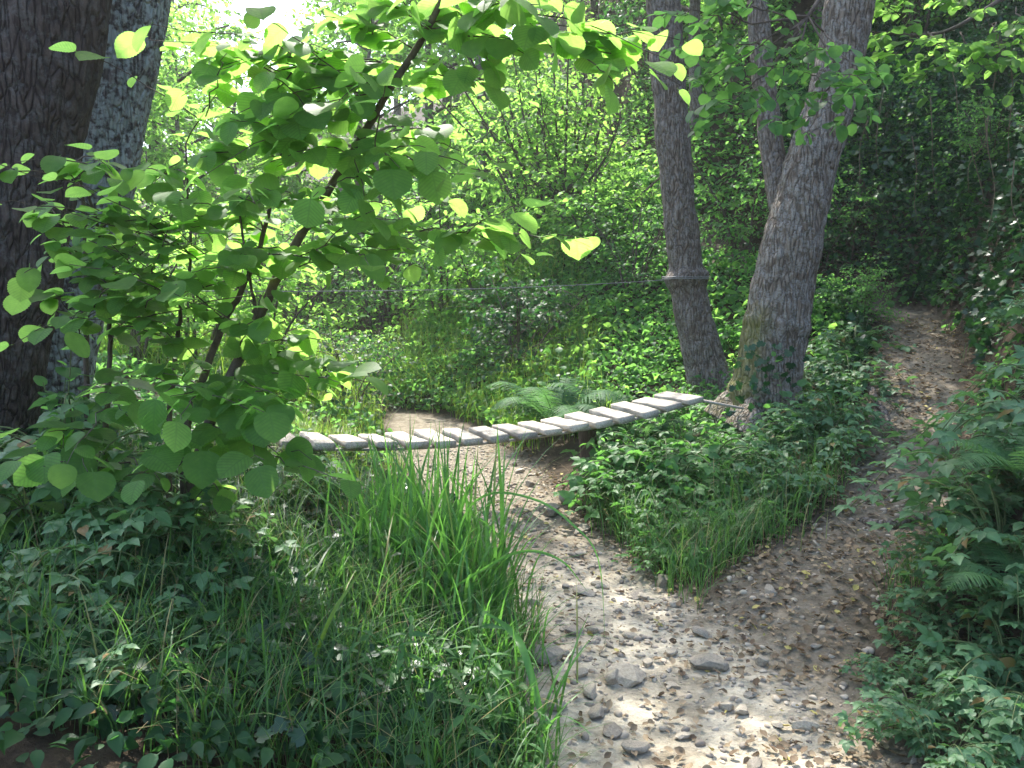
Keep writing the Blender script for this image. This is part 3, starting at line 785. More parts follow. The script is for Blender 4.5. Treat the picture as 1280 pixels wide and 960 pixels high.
def make_tree(H, mat, size, nb, lobes, kind='young_tree'):
    root = thing(kind, '', 'tree')
    L, G = Leaves(), Geo()
    c = curve([(0, 0, -.2), (.1, .05, H * .35), (-.1, 0, H * .7), (.05, .1, H)], 20); G.tube(c, np.linspace(.12, .02, 20) * H / 6, 9)
    tr = link('trunk', G.mesh('trunk', M['bark_grey']), root); G2 = Geo()
    for k in range(lobes):
        f = .3 + .7 * (k + .5) / lobes; p = np.array([np.interp(f, np.linspace(0, 1, 20), c[:, i]) for i in range(3)])
        an = k * 2.4 + rng.uniform(-.4, .4); l = H * .26 * rng.uniform(.7, 1.1) * (1.25 - .7 * f)
        e = p + np.array([math.cos(an) * l, math.sin(an) * l, l * .35])
        G2.tube(curve([p, (p + e) / 2 + np.array([0, 0, .1]), e], 8), np.linspace(.04, .015, 8), 6)
        for b in range(nb):
            q = e + rng.normal(0, 1, 3) * np.array([.5, .5, .3]) * H * .13
            bough(L, G2, p + (e - p) * rng.uniform(.5, 1), q, 5, .5, 7, size, .08, .008, skip=.1, tilt=.45)
    link('crown', L.mesh('crown', OVAL4, M[mat]), root); link('branches', G2.mesh('branches', M['twig']), root)
    return root

GB_ = 'shrubs crowding the far hillside'; GT_ = 'young trees on the far hillside'
proto = {
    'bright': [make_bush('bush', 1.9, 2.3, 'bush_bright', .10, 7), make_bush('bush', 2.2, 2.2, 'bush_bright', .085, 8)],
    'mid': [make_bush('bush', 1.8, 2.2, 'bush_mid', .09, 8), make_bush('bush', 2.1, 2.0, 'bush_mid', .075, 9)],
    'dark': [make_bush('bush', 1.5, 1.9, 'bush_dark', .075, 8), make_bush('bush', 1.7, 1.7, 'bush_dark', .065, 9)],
    'tree_bright': [make_tree(5.5, 'bush_bright', .13, 7, 13), make_tree(6.2, 'bush_bright', .13, 7, 14)],
    'tree_mid': [make_tree(5.5, 'bush_mid', .12, 8, 13)],
}
used = set()
def put(kind, u, d, sc, label, group=None, i=None, sink=.08):
    ps = proto[kind]; i = rng.integers(len(ps)) if i is None else i
    x = X(u, d); loc = (x, d, Z(x, d) - sink); rz = rng.uniform(0, 6.28)
    s = (sc * rng.uniform(.9, 1.1), sc * rng.uniform(.9, 1.1), sc * rng.uniform(.92, 1.08))
    p = ps[i]
    if (kind, i) not in used:
        used.add((kind, i)); o = p; o.location = loc; o.rotation_euler = (0, 0, rz); o.scale = s; o['label'] = label
    else:
        o = dup(p, loc, rz, s, label)
    if group: o['group'] = group
    return o

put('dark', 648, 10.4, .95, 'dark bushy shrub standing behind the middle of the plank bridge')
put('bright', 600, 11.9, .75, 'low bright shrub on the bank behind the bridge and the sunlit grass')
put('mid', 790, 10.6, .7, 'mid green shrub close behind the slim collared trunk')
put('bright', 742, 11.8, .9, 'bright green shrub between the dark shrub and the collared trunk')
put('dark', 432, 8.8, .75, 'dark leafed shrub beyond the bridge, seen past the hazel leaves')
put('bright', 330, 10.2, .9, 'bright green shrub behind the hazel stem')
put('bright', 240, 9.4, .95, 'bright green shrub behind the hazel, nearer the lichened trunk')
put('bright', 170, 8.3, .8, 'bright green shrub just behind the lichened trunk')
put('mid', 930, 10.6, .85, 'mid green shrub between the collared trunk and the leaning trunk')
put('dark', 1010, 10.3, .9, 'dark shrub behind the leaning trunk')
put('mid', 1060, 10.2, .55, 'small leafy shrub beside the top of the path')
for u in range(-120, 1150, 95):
    d = 13.5 + rng.uniform(-1.2, 1.8); k = 'bright' if u < 760 else 'mid'  # sunlit side of the hill gets the lighter leaf colour
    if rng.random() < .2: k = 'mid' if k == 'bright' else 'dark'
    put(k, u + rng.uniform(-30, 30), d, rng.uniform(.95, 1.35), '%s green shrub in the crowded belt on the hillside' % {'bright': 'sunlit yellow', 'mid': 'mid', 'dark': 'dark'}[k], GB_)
for u in range(-200, 1350, 105):
    d = 17.5 + rng.uniform(-1.5, 2); k = 'bright' if rng.random() < .7 else 'mid'
    put(k, u + rng.uniform(-30, 30), d, rng.uniform(1.3, 1.9), '%s green shrub in the crowded belt on the hillside' % {'bright': 'sunlit yellow', 'mid': 'mid'}[k], GB_)
for u in range(-260, 1400, 120):
    d = 23 + rng.uniform(-2, 4); k = 'tree_bright' if rng.random() < .75 else 'tree_mid'
    sc = rng.uniform(1.0, 1.4)
    if 290 < u < 450: sc *= .7
    put(k, u + rng.uniform(-30, 30), d, sc, '%s green young tree high on the far hillside' % ('pale' if k == 'tree_bright' else 'mid'), GT_, sink=.2)
for u in range(-400, 1200, 75):
    d = 33 + rng.uniform(-3, 5); put('tree_bright', u, d, rng.uniform(1.1, 1.5) * (.8 if 290 < u < 450 else 1.25), 'pale green young tree high on the far hillside', GT_, sink=.2)

for u, d, sc in [(-60, 16, .8), (60, 17, .85), (160, 15.5, .8), (235, 18, .95), (300, 20, .9), (470, 19, 1.0), (540, 20, 1.1), (600, 18.5, 1.0), (380, 22, .85), (200, 21, 1.2), (110, 20, 1.2)]:
    put('tree_bright', u, d, sc, 'bright green young tree rising behind the hazel bush', 'young trees behind the hazel', sink=.2)
put('tree_mid', 868, 12.6, .95, 'mid green young tree seen between the collared trunk and the leaning trunk', sink=.2)  # this and the next tree are added to shade the upper path
put('tree_bright', 1010, 12.9, .9, 'bright young tree rising behind the leaning trunk', sink=.2)
put('mid', 1228, 8.9, .42, 'small leafy shrub hanging over the head of the path from the ivy bank')
put('mid', 1078, 8.7, .38, 'small leafy shrub on the mound side of the upper path')
put('bright', 470, 11.2, .5, 'small bright shrub in the sunlit grass beyond the bridge')
# the slender shrub with many bare stems in the middle
sx, sd = X(704, 13), 13.0; sb_ = np.array([sx, sd, Z(sx, sd) - .05])
sh = thing('slender_shrub', 'slender shrub with thin bare stems fanning up in the middle of the picture', 'shrub', sb_)
stemtops = [(640, 60), (665, 40), (690, 10), (712, -10), (735, 30), (765, 60), (790, 90), (675, 110), (620, 120), (750, 0)]
L, G = Leaves(), Geo()
fork = P(705, 262, sd) - sb_
G0 = Geo(); G0.tube(curve([(0, 0, 0), fork * .5 + np.array([.03, 0, 0]), fork], 10), np.linspace(.085, .06, 10), 9)
link('trunk', G0.mesh('trunk', M['bark_grey']), sh)
for (u, v) in stemtops:
    tp = P(u, v, sd + rng.uniform(-.8, .8)) - sb_
    c = curve([fork, fork + (tp - fork) * .4 + np.array([(tp[0] - fork[0]) * .25, 0, .02]), tp], 14)
    Gs = Geo(); Gs.tube(c, np.linspace(.03, .007, 14), 6)
    for k in range(5):
        p = c[rng.integers(6, 14)]; e = p + rng.normal(0, .35, 3); bough(L, Gs, p, e, 4, .35, 6, .085, .1, .006, skip=.15)
    link('stem', Gs.mesh('stem', M['twig']), sh)
link('foliage', L.mesh('foliage', OVAL4, M['bush_bright']), sh)

# leafy bough hanging in front of the leaning tree, and the leaves at the top right
L, G = Leaves(), Geo(); hb = pts4[-3] - np.array([0, .1, 0])
ov = thing('overhanging_branch', 'leafy branch hanging across the leaning trunk near the top', 'branch', hb)
for a, b, nt in [((1010, 20, 5.6), (880, 110, 5.2), 7), ((1010, 20, 5.6), (960, 150, 5.1), 7), ((1030, 40, 5.6), (1085, 130, 5.0), 7), ((960, 60, 5.5), (860, 60, 5.3), 6),
                 ((960, 90, 5.4), (900, 150, 5.2), 6), ((1000, 60, 5.5), (1040, 150, 5.0), 6), ((980, 20, 5.5), (900, 10, 5.2), 6), ((1050, 90, 5.3), (1010, 165, 4.9), 5), ((940, 30, 5.6), (850, 20, 5.0), 5)]:
    bough(L, G, P(*a) - hb, P(*b) - hb, nt, .3, 7, .085, .05, .006)
G.tube(curve([(0, 0, 0), P(1060, -60, 6.2) - hb, P(1010, 20, 5.6) - hb], 12), np.linspace(.025, .012, 12), 6)
for q in [(1030, 40, 5.6), (960, 60, 5.5), (960, 90, 5.4), (1000, 60, 5.5), (980, 20, 5.5), (1050, 90, 5.3), (940, 30, 5.6)]: G.tube(curve([P(1010, 20, 5.6) - hb, P(*q) - hb], 6), .007, 5)
link('foliage', L.mesh('foliage', HAZEL, M['bush_mid']), ov); link('twigs', G.mesh('twigs', M['twig']), ov)

L, G = Leaves(), Geo(); hb2 = P(1360, -40, 8.2)
ob = thing('overhanging_branch', 'bright green leafy branch reaching in over the ivy bank at the top edge', 'branch', hb2)
q0 = P(1180, 40, 7.8); G.tube(curve([(0, 0, 0), (q0 - hb2) * .5 + np.array([0, 0, .08]), q0 - hb2, P(1090, 40, 7.6) - hb2], 16), np.linspace(.03, .008, 16), 7)
for a, b in [((1180, 40, 7.8), (1090, 95, 7.4)), ((1180, 40, 7.8), (1150, 110, 7.3)), ((1200, 40, 7.85), (1230, 105, 7.4)), ((1240, 30, 7.95), (1280, 110, 7.5)), ((1220, 35, 7.9), (1190, -10, 7.4)), ((1140, 40, 7.7), (1100, 0, 7.4)), ((1270, 10, 8), (1290, 50, 7.5)), ((1160, 40, 7.75), (1190, 80, 7.2)), ((1240, 30, 7.95), (1250, 70, 7.4)), ((1120, 40, 7.7), (1080, 60, 7.5))]:
    bough(L, G, P(*a) - hb2, P(*b) - hb2, 7, .34, 8, .09, .05, .007)
link('foliage', L.mesh('foliage', HAZEL, M['hazel']), ob); link('twigs', G.mesh('twigs', M['twig']), ob)

# ------------------------------------------------------------------ ivy bank on the right and its bushes
def region_scatter(n, x0, x1, y0, y1, keep):
    x = rng.uniform(x0, x1, n); y = rng.uniform(y0, y1, n)
    z, b, p = land(x, y); k = keep(x, y, z, b, p)
    return x[k], y[k], z[k]

def cover(name, n, box, keep, tpl, mat, size, hmax, clump, seed, label, cat='undergrowth', upz=1.0, tilt=.5):
    x, y, z = region_scatter(n, *box, keep)
    cl = np.clip(.5 + .9 * n2(x, y, clump, seed, 3), 0.02, 1)
    h = hmax * cl * rng.random(len(x)) ** .7
    L = Leaves(); m = len(x)
    nm = np.array([0, -.15, upz]) + jit(m, tilt)
    an = rng.uniform(0, 2 * math.pi, m); ax_ = np.stack([np.cos(an), np.sin(an), rng.uniform(-.7, .25, m)], 1)
    L.add(np.stack([x, y, z + h + .01], 1), ax_, nm, size * rng.uniform(.55, 1.2, m))
    return tag(link(name, L.mesh(name, tpl, M[mat])), label, cat, kind='stuff')

cover('ivy', 42000, (3.0, 9, 6.6, 13), lambda x, y, z, b, p: (p < .15) & (x > .36 * y + .25), IVY, 'ivy', .08, .38, 1.6, 3, 'dark glossy ivy hanging over the steep bank beside the path', 'ivy', .35, .6)
cover('undergrowth', 80000, (-16, 9, 8.3, 26), lambda x, y, z, b, p: (p < .2) & ((x < .36 * y + .3) | (y > 12)) & (x > -.68 * y), OVAL4, 'bush_bright', .095, .5, .9, 5, 'tangled low green plants covering the hillside behind the bridge')
cover('undergrowth', 100000, (-40, 34, 22, 52), lambda x, y, z, b, p: np.abs(x) < .75 * y, OVAL4, 'bush_bright', .26, 1.2, .4, 15, 'pale green plants covering the far top of the hillside')
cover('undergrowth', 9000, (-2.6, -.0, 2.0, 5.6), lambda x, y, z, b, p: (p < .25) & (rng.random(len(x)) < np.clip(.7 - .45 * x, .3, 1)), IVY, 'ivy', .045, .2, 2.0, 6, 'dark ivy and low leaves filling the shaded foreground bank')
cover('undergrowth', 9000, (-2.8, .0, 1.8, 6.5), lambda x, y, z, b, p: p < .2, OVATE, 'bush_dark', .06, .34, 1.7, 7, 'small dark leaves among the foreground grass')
cover('undergrowth', 9000, (.6, 3.6, 4.0, 9.2), lambda x, y, z, b, p: (p < .12) & (x < 3.7), OVATE, 'bush_mid', .06, .28, 1.6, 8, 'low green plants covering the mound around the two trunks')
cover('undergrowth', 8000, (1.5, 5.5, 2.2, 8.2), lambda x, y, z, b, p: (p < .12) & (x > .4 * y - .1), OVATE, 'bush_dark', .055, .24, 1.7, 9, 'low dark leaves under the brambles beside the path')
cover('undergrowth', 9000, (-7, -1.0, 5.0, 10), lambda x, y, z, b, p: p < .2, OVATE, 'bush_mid', .07, .4, 1.3, 10, 'low leafy plants behind the hazel bush')

cover('ivy', 30000, (2.5, 6.2, 9.0, 11.8), lambda x, y, z, b, p: (p < .25) & (x > .3 * y), IVY, 'ivy', .075, .3, 1.2, 4, 'dark ivy hanging down the steep face behind the top of the path', 'ivy', .2, .6)
cover('undergrowth', 9000, (2.6, 5, 8.6, 11.2), lambda x, y, z, b, p: (p < .3) & (x > .33 * y), OVATE, 'bush_mid', .065, .35, 1.2, 14, 'yellow green low plants at the foot of the ivy bank by the path', 'undergrowth', .5, .6)
cover('undergrowth', 45000, (-1.5, 5, 8.8, 15), lambda x, y, z, b, p: (p < .2) & (x < .36 * y + .2), OVATE, 'bush_mid', .075, .4, 1.3, 16, 'green leafy plants on the slope behind the two trunks', 'undergrowth', .7, .55)
# bushes leaning over the bank
for u, d, s, k, lab in [(1130, 11.6, .9, 'mid', 'mid green shrub above the ivy bank, nearest the leaning trunk'), (1215, 11.2, .9, 'bright', 'bright green shrub overhanging the middle of the ivy bank'),
                        (1290, 10.8, .9, 'bright', 'bright green shrub overhanging the ivy bank at the picture edge'), (1180, 12.4, 1.2, 'bright', 'brighter shrub above the ivy bank behind the overhanging shrubs'), (1330, 11.6, 1.2, 'dark', 'dark shrub above the ivy bank beyond the picture edge'),
                        (1085, 10.6, .55, 'dark', 'low dark shrub at the foot of the ivy bank by the path'), (1240, 9.6, .6, 'dark', 'dark shrub growing out of the face of the ivy bank')]:
    put(k, u, d, s, lab)
# hanging dry vines
def wall_d(u, v):
    for d in np.arange(7, 14, .05):
        q = P(u, v, d)
        if Z(q[0], d) + .42 >= q[2]: return d
    return 11
for i, (u, v0, v1) in enumerate([(1105, 110, 210), (1163, 120, 250), (1180, 60, 190), (1232, 150, 240), (1262, 70, 210), (1268, 200, 330), (1212, 180, 300), (1085, 150, 260), (1140, 170, 290), (1245, 90, 300)]):
    d = min(wall_d(u, v0), wall_d(u, v1))
    a, b = P(u, v0, d), P(u + rng.uniform(-22, 22), v1, d + rng.uniform(-.1, .1))
    c = curve([a, a * .65 + b * .35 + rng.normal(0, .035, 3), a * .3 + b * .7 + rng.normal(0, .035, 3), b], 18); base = c[0].copy()
    G = Geo(); G.tube(c - base, np.linspace(.0055, .003, 18), 5)
    tag(link('vine', G.mesh('vine', M['vine']), None, base), 'pale dry vine hanging in front of the dark ivy bank', 'vine', 'dry vines hanging over the bank')

# ------------------------------------------------------------------ hazy air
HAZE = 0.0016
hm, ht, HN = new_mat('haze')
pv = HN('VolumePrincipled'); pv.inputs['Color'].default_value = (.9, .95, .9, 1); pv.inputs['Density'].default_value = HAZE; pv.inputs['Anisotropy'].default_value = .35
ht.links.new(pv.outputs[0], HN('OutputMaterial').inputs['Volume'])
hv = np.array([(x, y, z) for x in (-70, 70) for y in (-20, 85) for z in (-3, 45)], float)
tag(link('haze', mesh_from('haze', hv, [np.array([(0, 1, 3, 2), (4, 6, 7, 5), (0, 4, 5, 1), (2, 3, 7, 6), (0, 2, 6, 4), (1, 5, 7, 3)])], hm, False)), 'thin bright haze in the woodland air', 'haze', kind='stuff')
# ------------------------------------------------------------------ brambles
def make_bramble(nc, Lc, size, mat='bramble'):
    nc = int(nc * 1.5)
    root = thing('bramble', '', 'bramble'); L, G = Leaves(), Geo()
    for i in range(nc):
        a = rng.uniform(0, 2 * math.pi); l = Lc * rng.uniform(.6, 1.15); h = l * rng.uniform(.25, .7)
        dr = np.array([math.cos(a), math.sin(a), 0])
        c = curve([dr * .03 - np.array([0, 0, .04]), dr * l * .3 + np.array([0, 0, h * .85]), dr * l * .65 + np.array([0, 0, h]), dr * l + np.array([0, 0, h * .45])], 16)
        G.tube(c, np.linspace(.006, .0025, 16), 5)
        m = int(l / .055); ts = np.linspace(.12, 1, m)
        pos = np.stack([np.interp(ts, np.linspace(0, 1, 16), c[:, k]) for k in range(3)], 1)
        side = np.array([-dr[1], dr[0], 0]) * np.where(np.arange(m) % 2, 1, -1)[:, None]
        axx = side * .8 + dr * .5 + jit(m, .3); axx[:, 2] += rng.uniform(-.35, .25, m)
        L.add(pos + unit(axx) * size * .35, axx, np.array([0, 0, 1]) + jit(m, .3), size * rng.uniform(.6, 1.1, m))
    link('foliage', L.mesh('foliage', TRIF, M[mat]), root); link('canes', G.mesh('canes', M['green_stem']), root)
    return root
brs = [make_bramble(16, .75, .10), make_bramble(14, .65, .09), make_bramble(18, .6, .085)]
brh = [make_bramble(15, .6, .085, 'herb'), make_bramble(14, .5, .07, 'herb')]
first = set()
def put_br(lst, i, u, d, sc, label, group, lift=0):
    x = X(u, d); loc = (x, d, Z(x, d) + lift); p = lst[i % len(lst)]; key = (id(lst), i % len(lst)); rz = rng.uniform(0, 6.28)
    if key not in first:
        first.add(key); o = p; o.location = loc; o.rotation_euler = (0, 0, rz); o.scale = (sc,) * 3; o['label'] = label
    else: o = dup(p, loc, rz, sc, label)
    o['group'] = group
    return o
GR = 'brambles along the path'
right_br = [(1250, 3.5, .75), (1290, 3.1, .7), (1270, 4.0, .85), (1195, 3.6, .4), (1310, 3.9, 1.0), (1290, 4.6, .95), (1245, 4.5, .55), (1330, 5.0, 1.0), (1300, 5.5, .8), (1265, 5.7, .55),
            (1310, 6.2, .9), (1290, 6.9, .8), (1265, 7.5, .65), (1195, 3.3, .35), (1230, 3.2, .5), (1165, 3.5, .28), (1240, 3.4, .55), (1280, 3.3, .6), (1215, 3.3, .4), (1310, 2.8, .6), (1255, 2.95, .45), (1215, 4.0, .4), (1250, 5.0, .5), (1165, 2.85, .35), (1200, 2.65, .4), (1130, 3.25, .28)]
for i, (u, d, s) in enumerate(right_br):
    u += 55 if d >= 4.4 else (20 if d > 3.35 else 0)
    put_br(brs, i, u, d, s, 'blue green bramble clump on the bank right of the path', GR)
GM = 'leafy clumps on the mound'
for i, (u, d, s) in enumerate([(1010, 6.5, .7), (1050, 6.3, .75), (1030, 5.9, .6), (990, 5.9, .65), (1065, 6.9, .75), (1045, 7.6, .8), (1070, 8.0, .8), (950, 5.6, .6), (1000, 5.4, .5), (1010, 7.4, .8)]):
    put_br(brs, i + 1, u, d, s, 'bramble clump on the mound between the leaning trunk and the path', GM)
for i, (u, d, s) in enumerate([(800, 6.3, .7), (840, 6.2, .8), (880, 6.3, .8), (820, 5.7, .7), (870, 5.6, .75), (910, 5.7, .7), (850, 6.8, .8), (800, 6.9, .6), (900, 7.4, .7), (860, 7.8, .7), (920, 5.1, .6), (870, 5.0, .65), (790, 5.9, .75), (830, 5.3, .7), (780, 6.6, .8), (890, 4.7, .45), (850, 4.75, .5), (930, 6.0, .8), (840, 5.9, .9), (960, 6.3, .7), (830, 6.1, 1.1), (880, 5.9, 1.1), (800, 5.8, .95)]):
    put_br(brh, i, u, d, s, 'bright leafy clump on the mound below the end of the bridge', GM)
for i, (u, d, s) in enumerate([(60, 3.1, .7), (130, 2.8, .6), (30, 2.5, .6), (200, 3.0, .6), (150, 2.3, .5), (350, 4.5, .6), (90, 3.8, .9)]):
    put_br(brs, i, u, d, s, 'dark bramble clump in the shaded foreground bank', 'brambles in the foreground')

tuft_later = []
def sapling(u, v, d, h, n, size, label, mat='herb'):
    x = X(u, d); b = np.array([x, d, Z(x, d) - .03]); t = P(u, v, d) - b
    r = thing('sapling', label, 'sapling', b); L, G = Leaves(), Geo()
    for k in range(n):
        e = t * rng.uniform(.55, 1.0) + rng.normal(0, 1, 3) * np.array([.13, .13, .04]); spray(L, G, t * .1, e, 7, size, .1, .004, tilt=.35)
    link('foliage', L.mesh('foliage', HAZEL, M[mat]), r); link('stems', G.mesh('stems', M['green_stem']), r)
sapling(935, 600, 5.6, .4, 4, .085, 'small sapling with pale broad leaves in front of the foot of the leaning trunk')
sapling(1000, 500, 6.3, .4, 5, .09, 'sapling with rounded green leaves right beside the foot of the leaning trunk')
sapling(985, 425, 6.55, .6, 2, .075, 'thin sapling reaching up across the leaning trunk')
sapling(840, 465, 7.6, .5, 5, .08, 'bright sapling at the foot of the slim collared trunk')
for u, d, n, h in [(770, 5.9, 60, .45), (800, 5.3, 70, .5), (835, 4.9, 70, .45), (900, 4.75, 70, .42), (960, 4.9, 60, .42), (1010, 5.15, 60, .4), (870, 4.5, 60, .38), (940, 5.3, 50, .45)]:
    tuft_later.append((u, d, n, h))
sapling(800, 540, 6.3, .5, 6, .08, 'bushy sapling just below the right end of the bridge')
sapling(860, 560, 5.9, .5, 7, .075, 'rounded leafy sapling in the middle of the mound')
sapling(895, 520, 6.5, .6, 6, .08, 'taller sapling between the end of the bridge and the leaning trunk')
sapling(1040, 540, 6.2, .5, 6, .08, 'sapling at the path side of the mound')
sapling(1035, 420, 7.6, .7, 6, .085, 'dark leafy sapling behind the leaning trunk by the path', 'bush_mid')
sapling(1075, 420, 8.4, .7, 6, .085, 'leafy sapling at the edge of the path above the leaning trunk', 'bush_mid')
sapling(1130, 385, 9.5, .6, 6, .085, 'leafy sapling at the head of the path', 'bush_mid')
sapling(1175, 390, 9.0, .5, 6, .085, 'leafy sapling where the path meets the ivy bank', 'bush_mid')
sapling(1205, 420, 8.3, .5, 6, .08, 'leafy sapling on the ivy bank side of the upper path', 'bush_mid')
sapling(700, 440, 8.7, .6, 5, .085, 'pale leafed sapling behind the middle of the bridge beside the fern')
sapling(70, 345, 3.7, 1.0, 4, .085, 'thin leafy sapling in front of the thick dark trunk', 'bush_mid')
# ------------------------------------------------------------------ ferns
def frond_mesh(ln, seed):
    rg = np.random.default_rng(seed); n = 40
    t = np.linspace(0, 1, n); c = np.stack([0 * t, ln * (t - .18 * t ** 3), ln * (.95 * t - .80 * t ** 2.2)], 1)
    G = Geo(); G.tube(c, np.linspace(.005, .001, n), 4)
    tan = unit(np.gradient(c, axis=0))
    for i in range(4, n):
        w = ln * .25 * math.sin(math.pi * min(1, .12 + t[i] * .92)) ** .8 * (1.05 - .3 * t[i]) + .01
        nrm = unit(np.cross([1, 0, 0], tan[i]))
        for sg in (-1, 1):
            d = unit(np.array([sg, 0, 0]) * .93 + tan[i] * .42 + rg.normal(0, .05, 3)); m = 7
            b = unit(np.cross(nrm, d)); V = []; 
            for k in range(m * 2 + 1):
                f = k / (m * 2); ww = .066 * w * (1 - f) ** .7 * (1 if k % 2 else .4) + .001
                q = c[i] + d * w * f - np.array([0, 0, .28 * w * f * f])
                V += [q - b * ww, q + b * ww]
            Fq = [(2 * k, 2 * k + 1, 2 * k + 3, 2 * k + 2) for k in range(m * 2)]
            G.add(V, [np.array(Fq)])
    return G.mesh('frond', M['fern'])
fr = [frond_mesh(.8, 1), frond_mesh(.7, 2), frond_mesh(.9, 3)]
def fern(u, d, n, sc, label, lift=0, arc=(0, 6.28), tilt=.0):
    x = X(u, d); r = thing('fern', label, 'fern', (x, d, Z(x, d) + lift), rng.uniform(0, .4), 'ferns by the bridge and path', sc)
    for i in range(n):
        o = link('frond', fr[i % 3], r); a = arc[0] + (arc[1] - arc[0]) * (i + rng.uniform(-.25, .25)) / n
        o.rotation_euler = (rng.uniform(-.12, .3) + tilt, rng.uniform(-.15, .15), a); o.scale = (rng.uniform(.8, 1.1),) * 3
    return r
fern(695, 8.3, 13, 1.25, 'big dark fern spreading behind the plank bridge', .12)
fern(765, 8.2, 10, 1.0, 'smaller fern behind the bridge nearer the collared trunk')
fern(745, 7.15, 7, .7, 'fern drooping below the bridge beside the dark post', .3, (1.2, 5.2))
fern(805, 6.75, 7, .6, 'fern under the end of the bridge on the mound', .2, (1.0, 5.0))
fern(1285, 3.45, 9, .6, 'pale green fern among the brambles beside the path', .32)
fern(1300, 3.15, 8, .5, 'fern low in the brambles at the picture edge', .2)
fern(1060, 9.0, 9, .6, 'fern beside the top of the path behind the leaning trunk')

# ------------------------------------------------------------------ grass
def blades(n, pos, h, w, lean, seg=5, spread=.6, face=None):
    """tapering bent blades rooted at pos"""
    a = rng.uniform(0, 2 * math.pi, n); hh = h * rng.uniform(.5, 1.15, n); ww = w * rng.uniform(.6, 1.2, n); le = lean * rng.uniform(.15, 1.0, n)
    d = np.stack([np.cos(a), np.sin(a), 0 * a], 1); sd = np.stack([-np.sin(a), np.cos(a), 0 * a], 1)
    V = []
    for k in range(seg + 1):
        f = k / seg; up = hh * (f - .42 * le * f ** 2.6); out = hh * le * f ** 1.9
        c = pos + d * out[:, None]; c = c + np.array([0, 0, 1.0]) * up[:, None]
        wd = ww * (.55 + .9 * f - 1.43 * f * f) ; wd = np.maximum(wd, .0004)
        V += [c - sd * wd[:, None], c + sd * wd[:, None]]
    V = np.stack(V, 1); m = 2 * (seg + 1)
    tf = np.array([(2 * k, 2 * k + 1, 2 * k + 3, 2 * k + 2) for k in range(seg)])
    Fq = (tf[None] + (np.arange(n) * m)[:, None, None]).reshape(-1, 4)
    return V.reshape(-1, 3), Fq

def grass_patch(name, n, box, keep, h, w, lean, mat, label, seg=4, clump=None):
    x, y, z = region_scatter(n, *box, keep)
    if clump is not None:
        k = n2(x, y, clump, 77, 3) > rng.uniform(-.45, .3, len(x)); x, y, z = x[k], y[k], z[k]
    V, Fq = blades(len(x), np.stack([x, y, z - .01], 1), h, w, lean, seg)
    return tag(link(name, mesh_from(name, V, [Fq], M[mat])), label, 'grass', kind='stuff')

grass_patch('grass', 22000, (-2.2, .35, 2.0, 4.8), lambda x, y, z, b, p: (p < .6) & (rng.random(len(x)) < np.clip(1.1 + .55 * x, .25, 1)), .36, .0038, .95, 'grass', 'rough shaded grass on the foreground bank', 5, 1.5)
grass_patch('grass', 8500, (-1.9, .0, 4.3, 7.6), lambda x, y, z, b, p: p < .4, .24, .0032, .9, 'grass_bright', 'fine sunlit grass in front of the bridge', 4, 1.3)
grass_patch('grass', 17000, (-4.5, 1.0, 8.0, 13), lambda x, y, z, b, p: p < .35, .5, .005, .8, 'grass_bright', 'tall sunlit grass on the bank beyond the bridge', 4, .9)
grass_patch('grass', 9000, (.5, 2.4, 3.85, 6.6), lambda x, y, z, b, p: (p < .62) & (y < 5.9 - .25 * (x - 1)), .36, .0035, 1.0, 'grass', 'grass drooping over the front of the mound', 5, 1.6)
grass_patch('grass', 1800, (1.5, 4.6, 2.5, 7.5), lambda x, y, z, b, p: (p < .5) & (x > .38 * y), .2, .003, 1.0, 'grass', 'thin grass along the brambles beside the path', 4, 1.6)

grass_patch('grass', 1500, (-2.2, 1.9, 2.0, 6.4), lambda x, y, z, b, p: p < .5, .36, .0022, 1.0, 'dry', 'dry bleached grass stalks among the green', 5)
def tuft(name, u, d, n, h, w, lean, spread, mat, label, group=None):
    x = X(u, d); base = np.array([x, d, Z(x, d) - .02])
    pos = np.concatenate([rng.normal(0, spread, (n, 2)), np.zeros((n, 1))], 1)
    V, Fq = blades(n, pos, h, w, lean, 8)
    o = link(name, mesh_from(name, V, [Fq], M[mat]), None, base)
    return tag(o, label, 'grass tuft', group)
SG = 'tufts of long bladed sedge'
tuft('sedge', 545, 3.75, 190, .84, .011, .7, .15, 'sedge', 'tall bright sedge tuft with long broad blades beside the stream bed', SG)
tuft('sedge', 590, 3.5, 130, .64, .0095, .85, .09, 'sedge', 'sedge tuft leaning out over the sandy edge of the stream bed', SG)
tuft('sedge', 500, 4.1, 110, .68, .0085, .7, .09, 'sedge', 'sedge tuft behind the tall bright one', SG)
tuft('sedge', 620, 3.0, 45, .45, .006, 1.0, .08, 'sedge', 'low drooping sedge tuft at the near edge of the stream bed', SG)
tuft('sedge', 520, 3.35, 70, .55, .0085, .95, .12, 'sedge', 'spreading sedge tuft in front of the tall bright one', SG)
tuft('sedge', 605, 3.15, 70, .5, .0085, 1.0, .1, 'sedge', 'arching sedge tuft spilling towards the sand', SG)
tuft('sedge', 470, 3.75, 60, .6, .008, .9, .12, 'sedge', 'loose sedge tuft on the bank side of the tall bright one', SG)
tuft('sedge', 640, 2.75, 40, .5, .009, 1.0, .08, 'sedge', 'broad bladed sedge tuft nearest the bottom of the stream bed', SG)
tuft('sedge', 455, 3.2, 30, .5, .006, .9, .09, 'grass', 'dull sedge tuft in the middle of the foreground bank', SG)
for u, d, n, h in tuft_later:
    tuft('grass_tuft', u, d, n, h, .0042, 1.0, .1, 'grass', 'arching grass tuft spilling over the front of the mound', 'grass tufts on the mound')
tuft('sedge', 330, 2.8, 22, .45, .007, 1.0, .1, 'grass', 'sparse sedge tuft in the shaded bank nearer the hazel', SG)
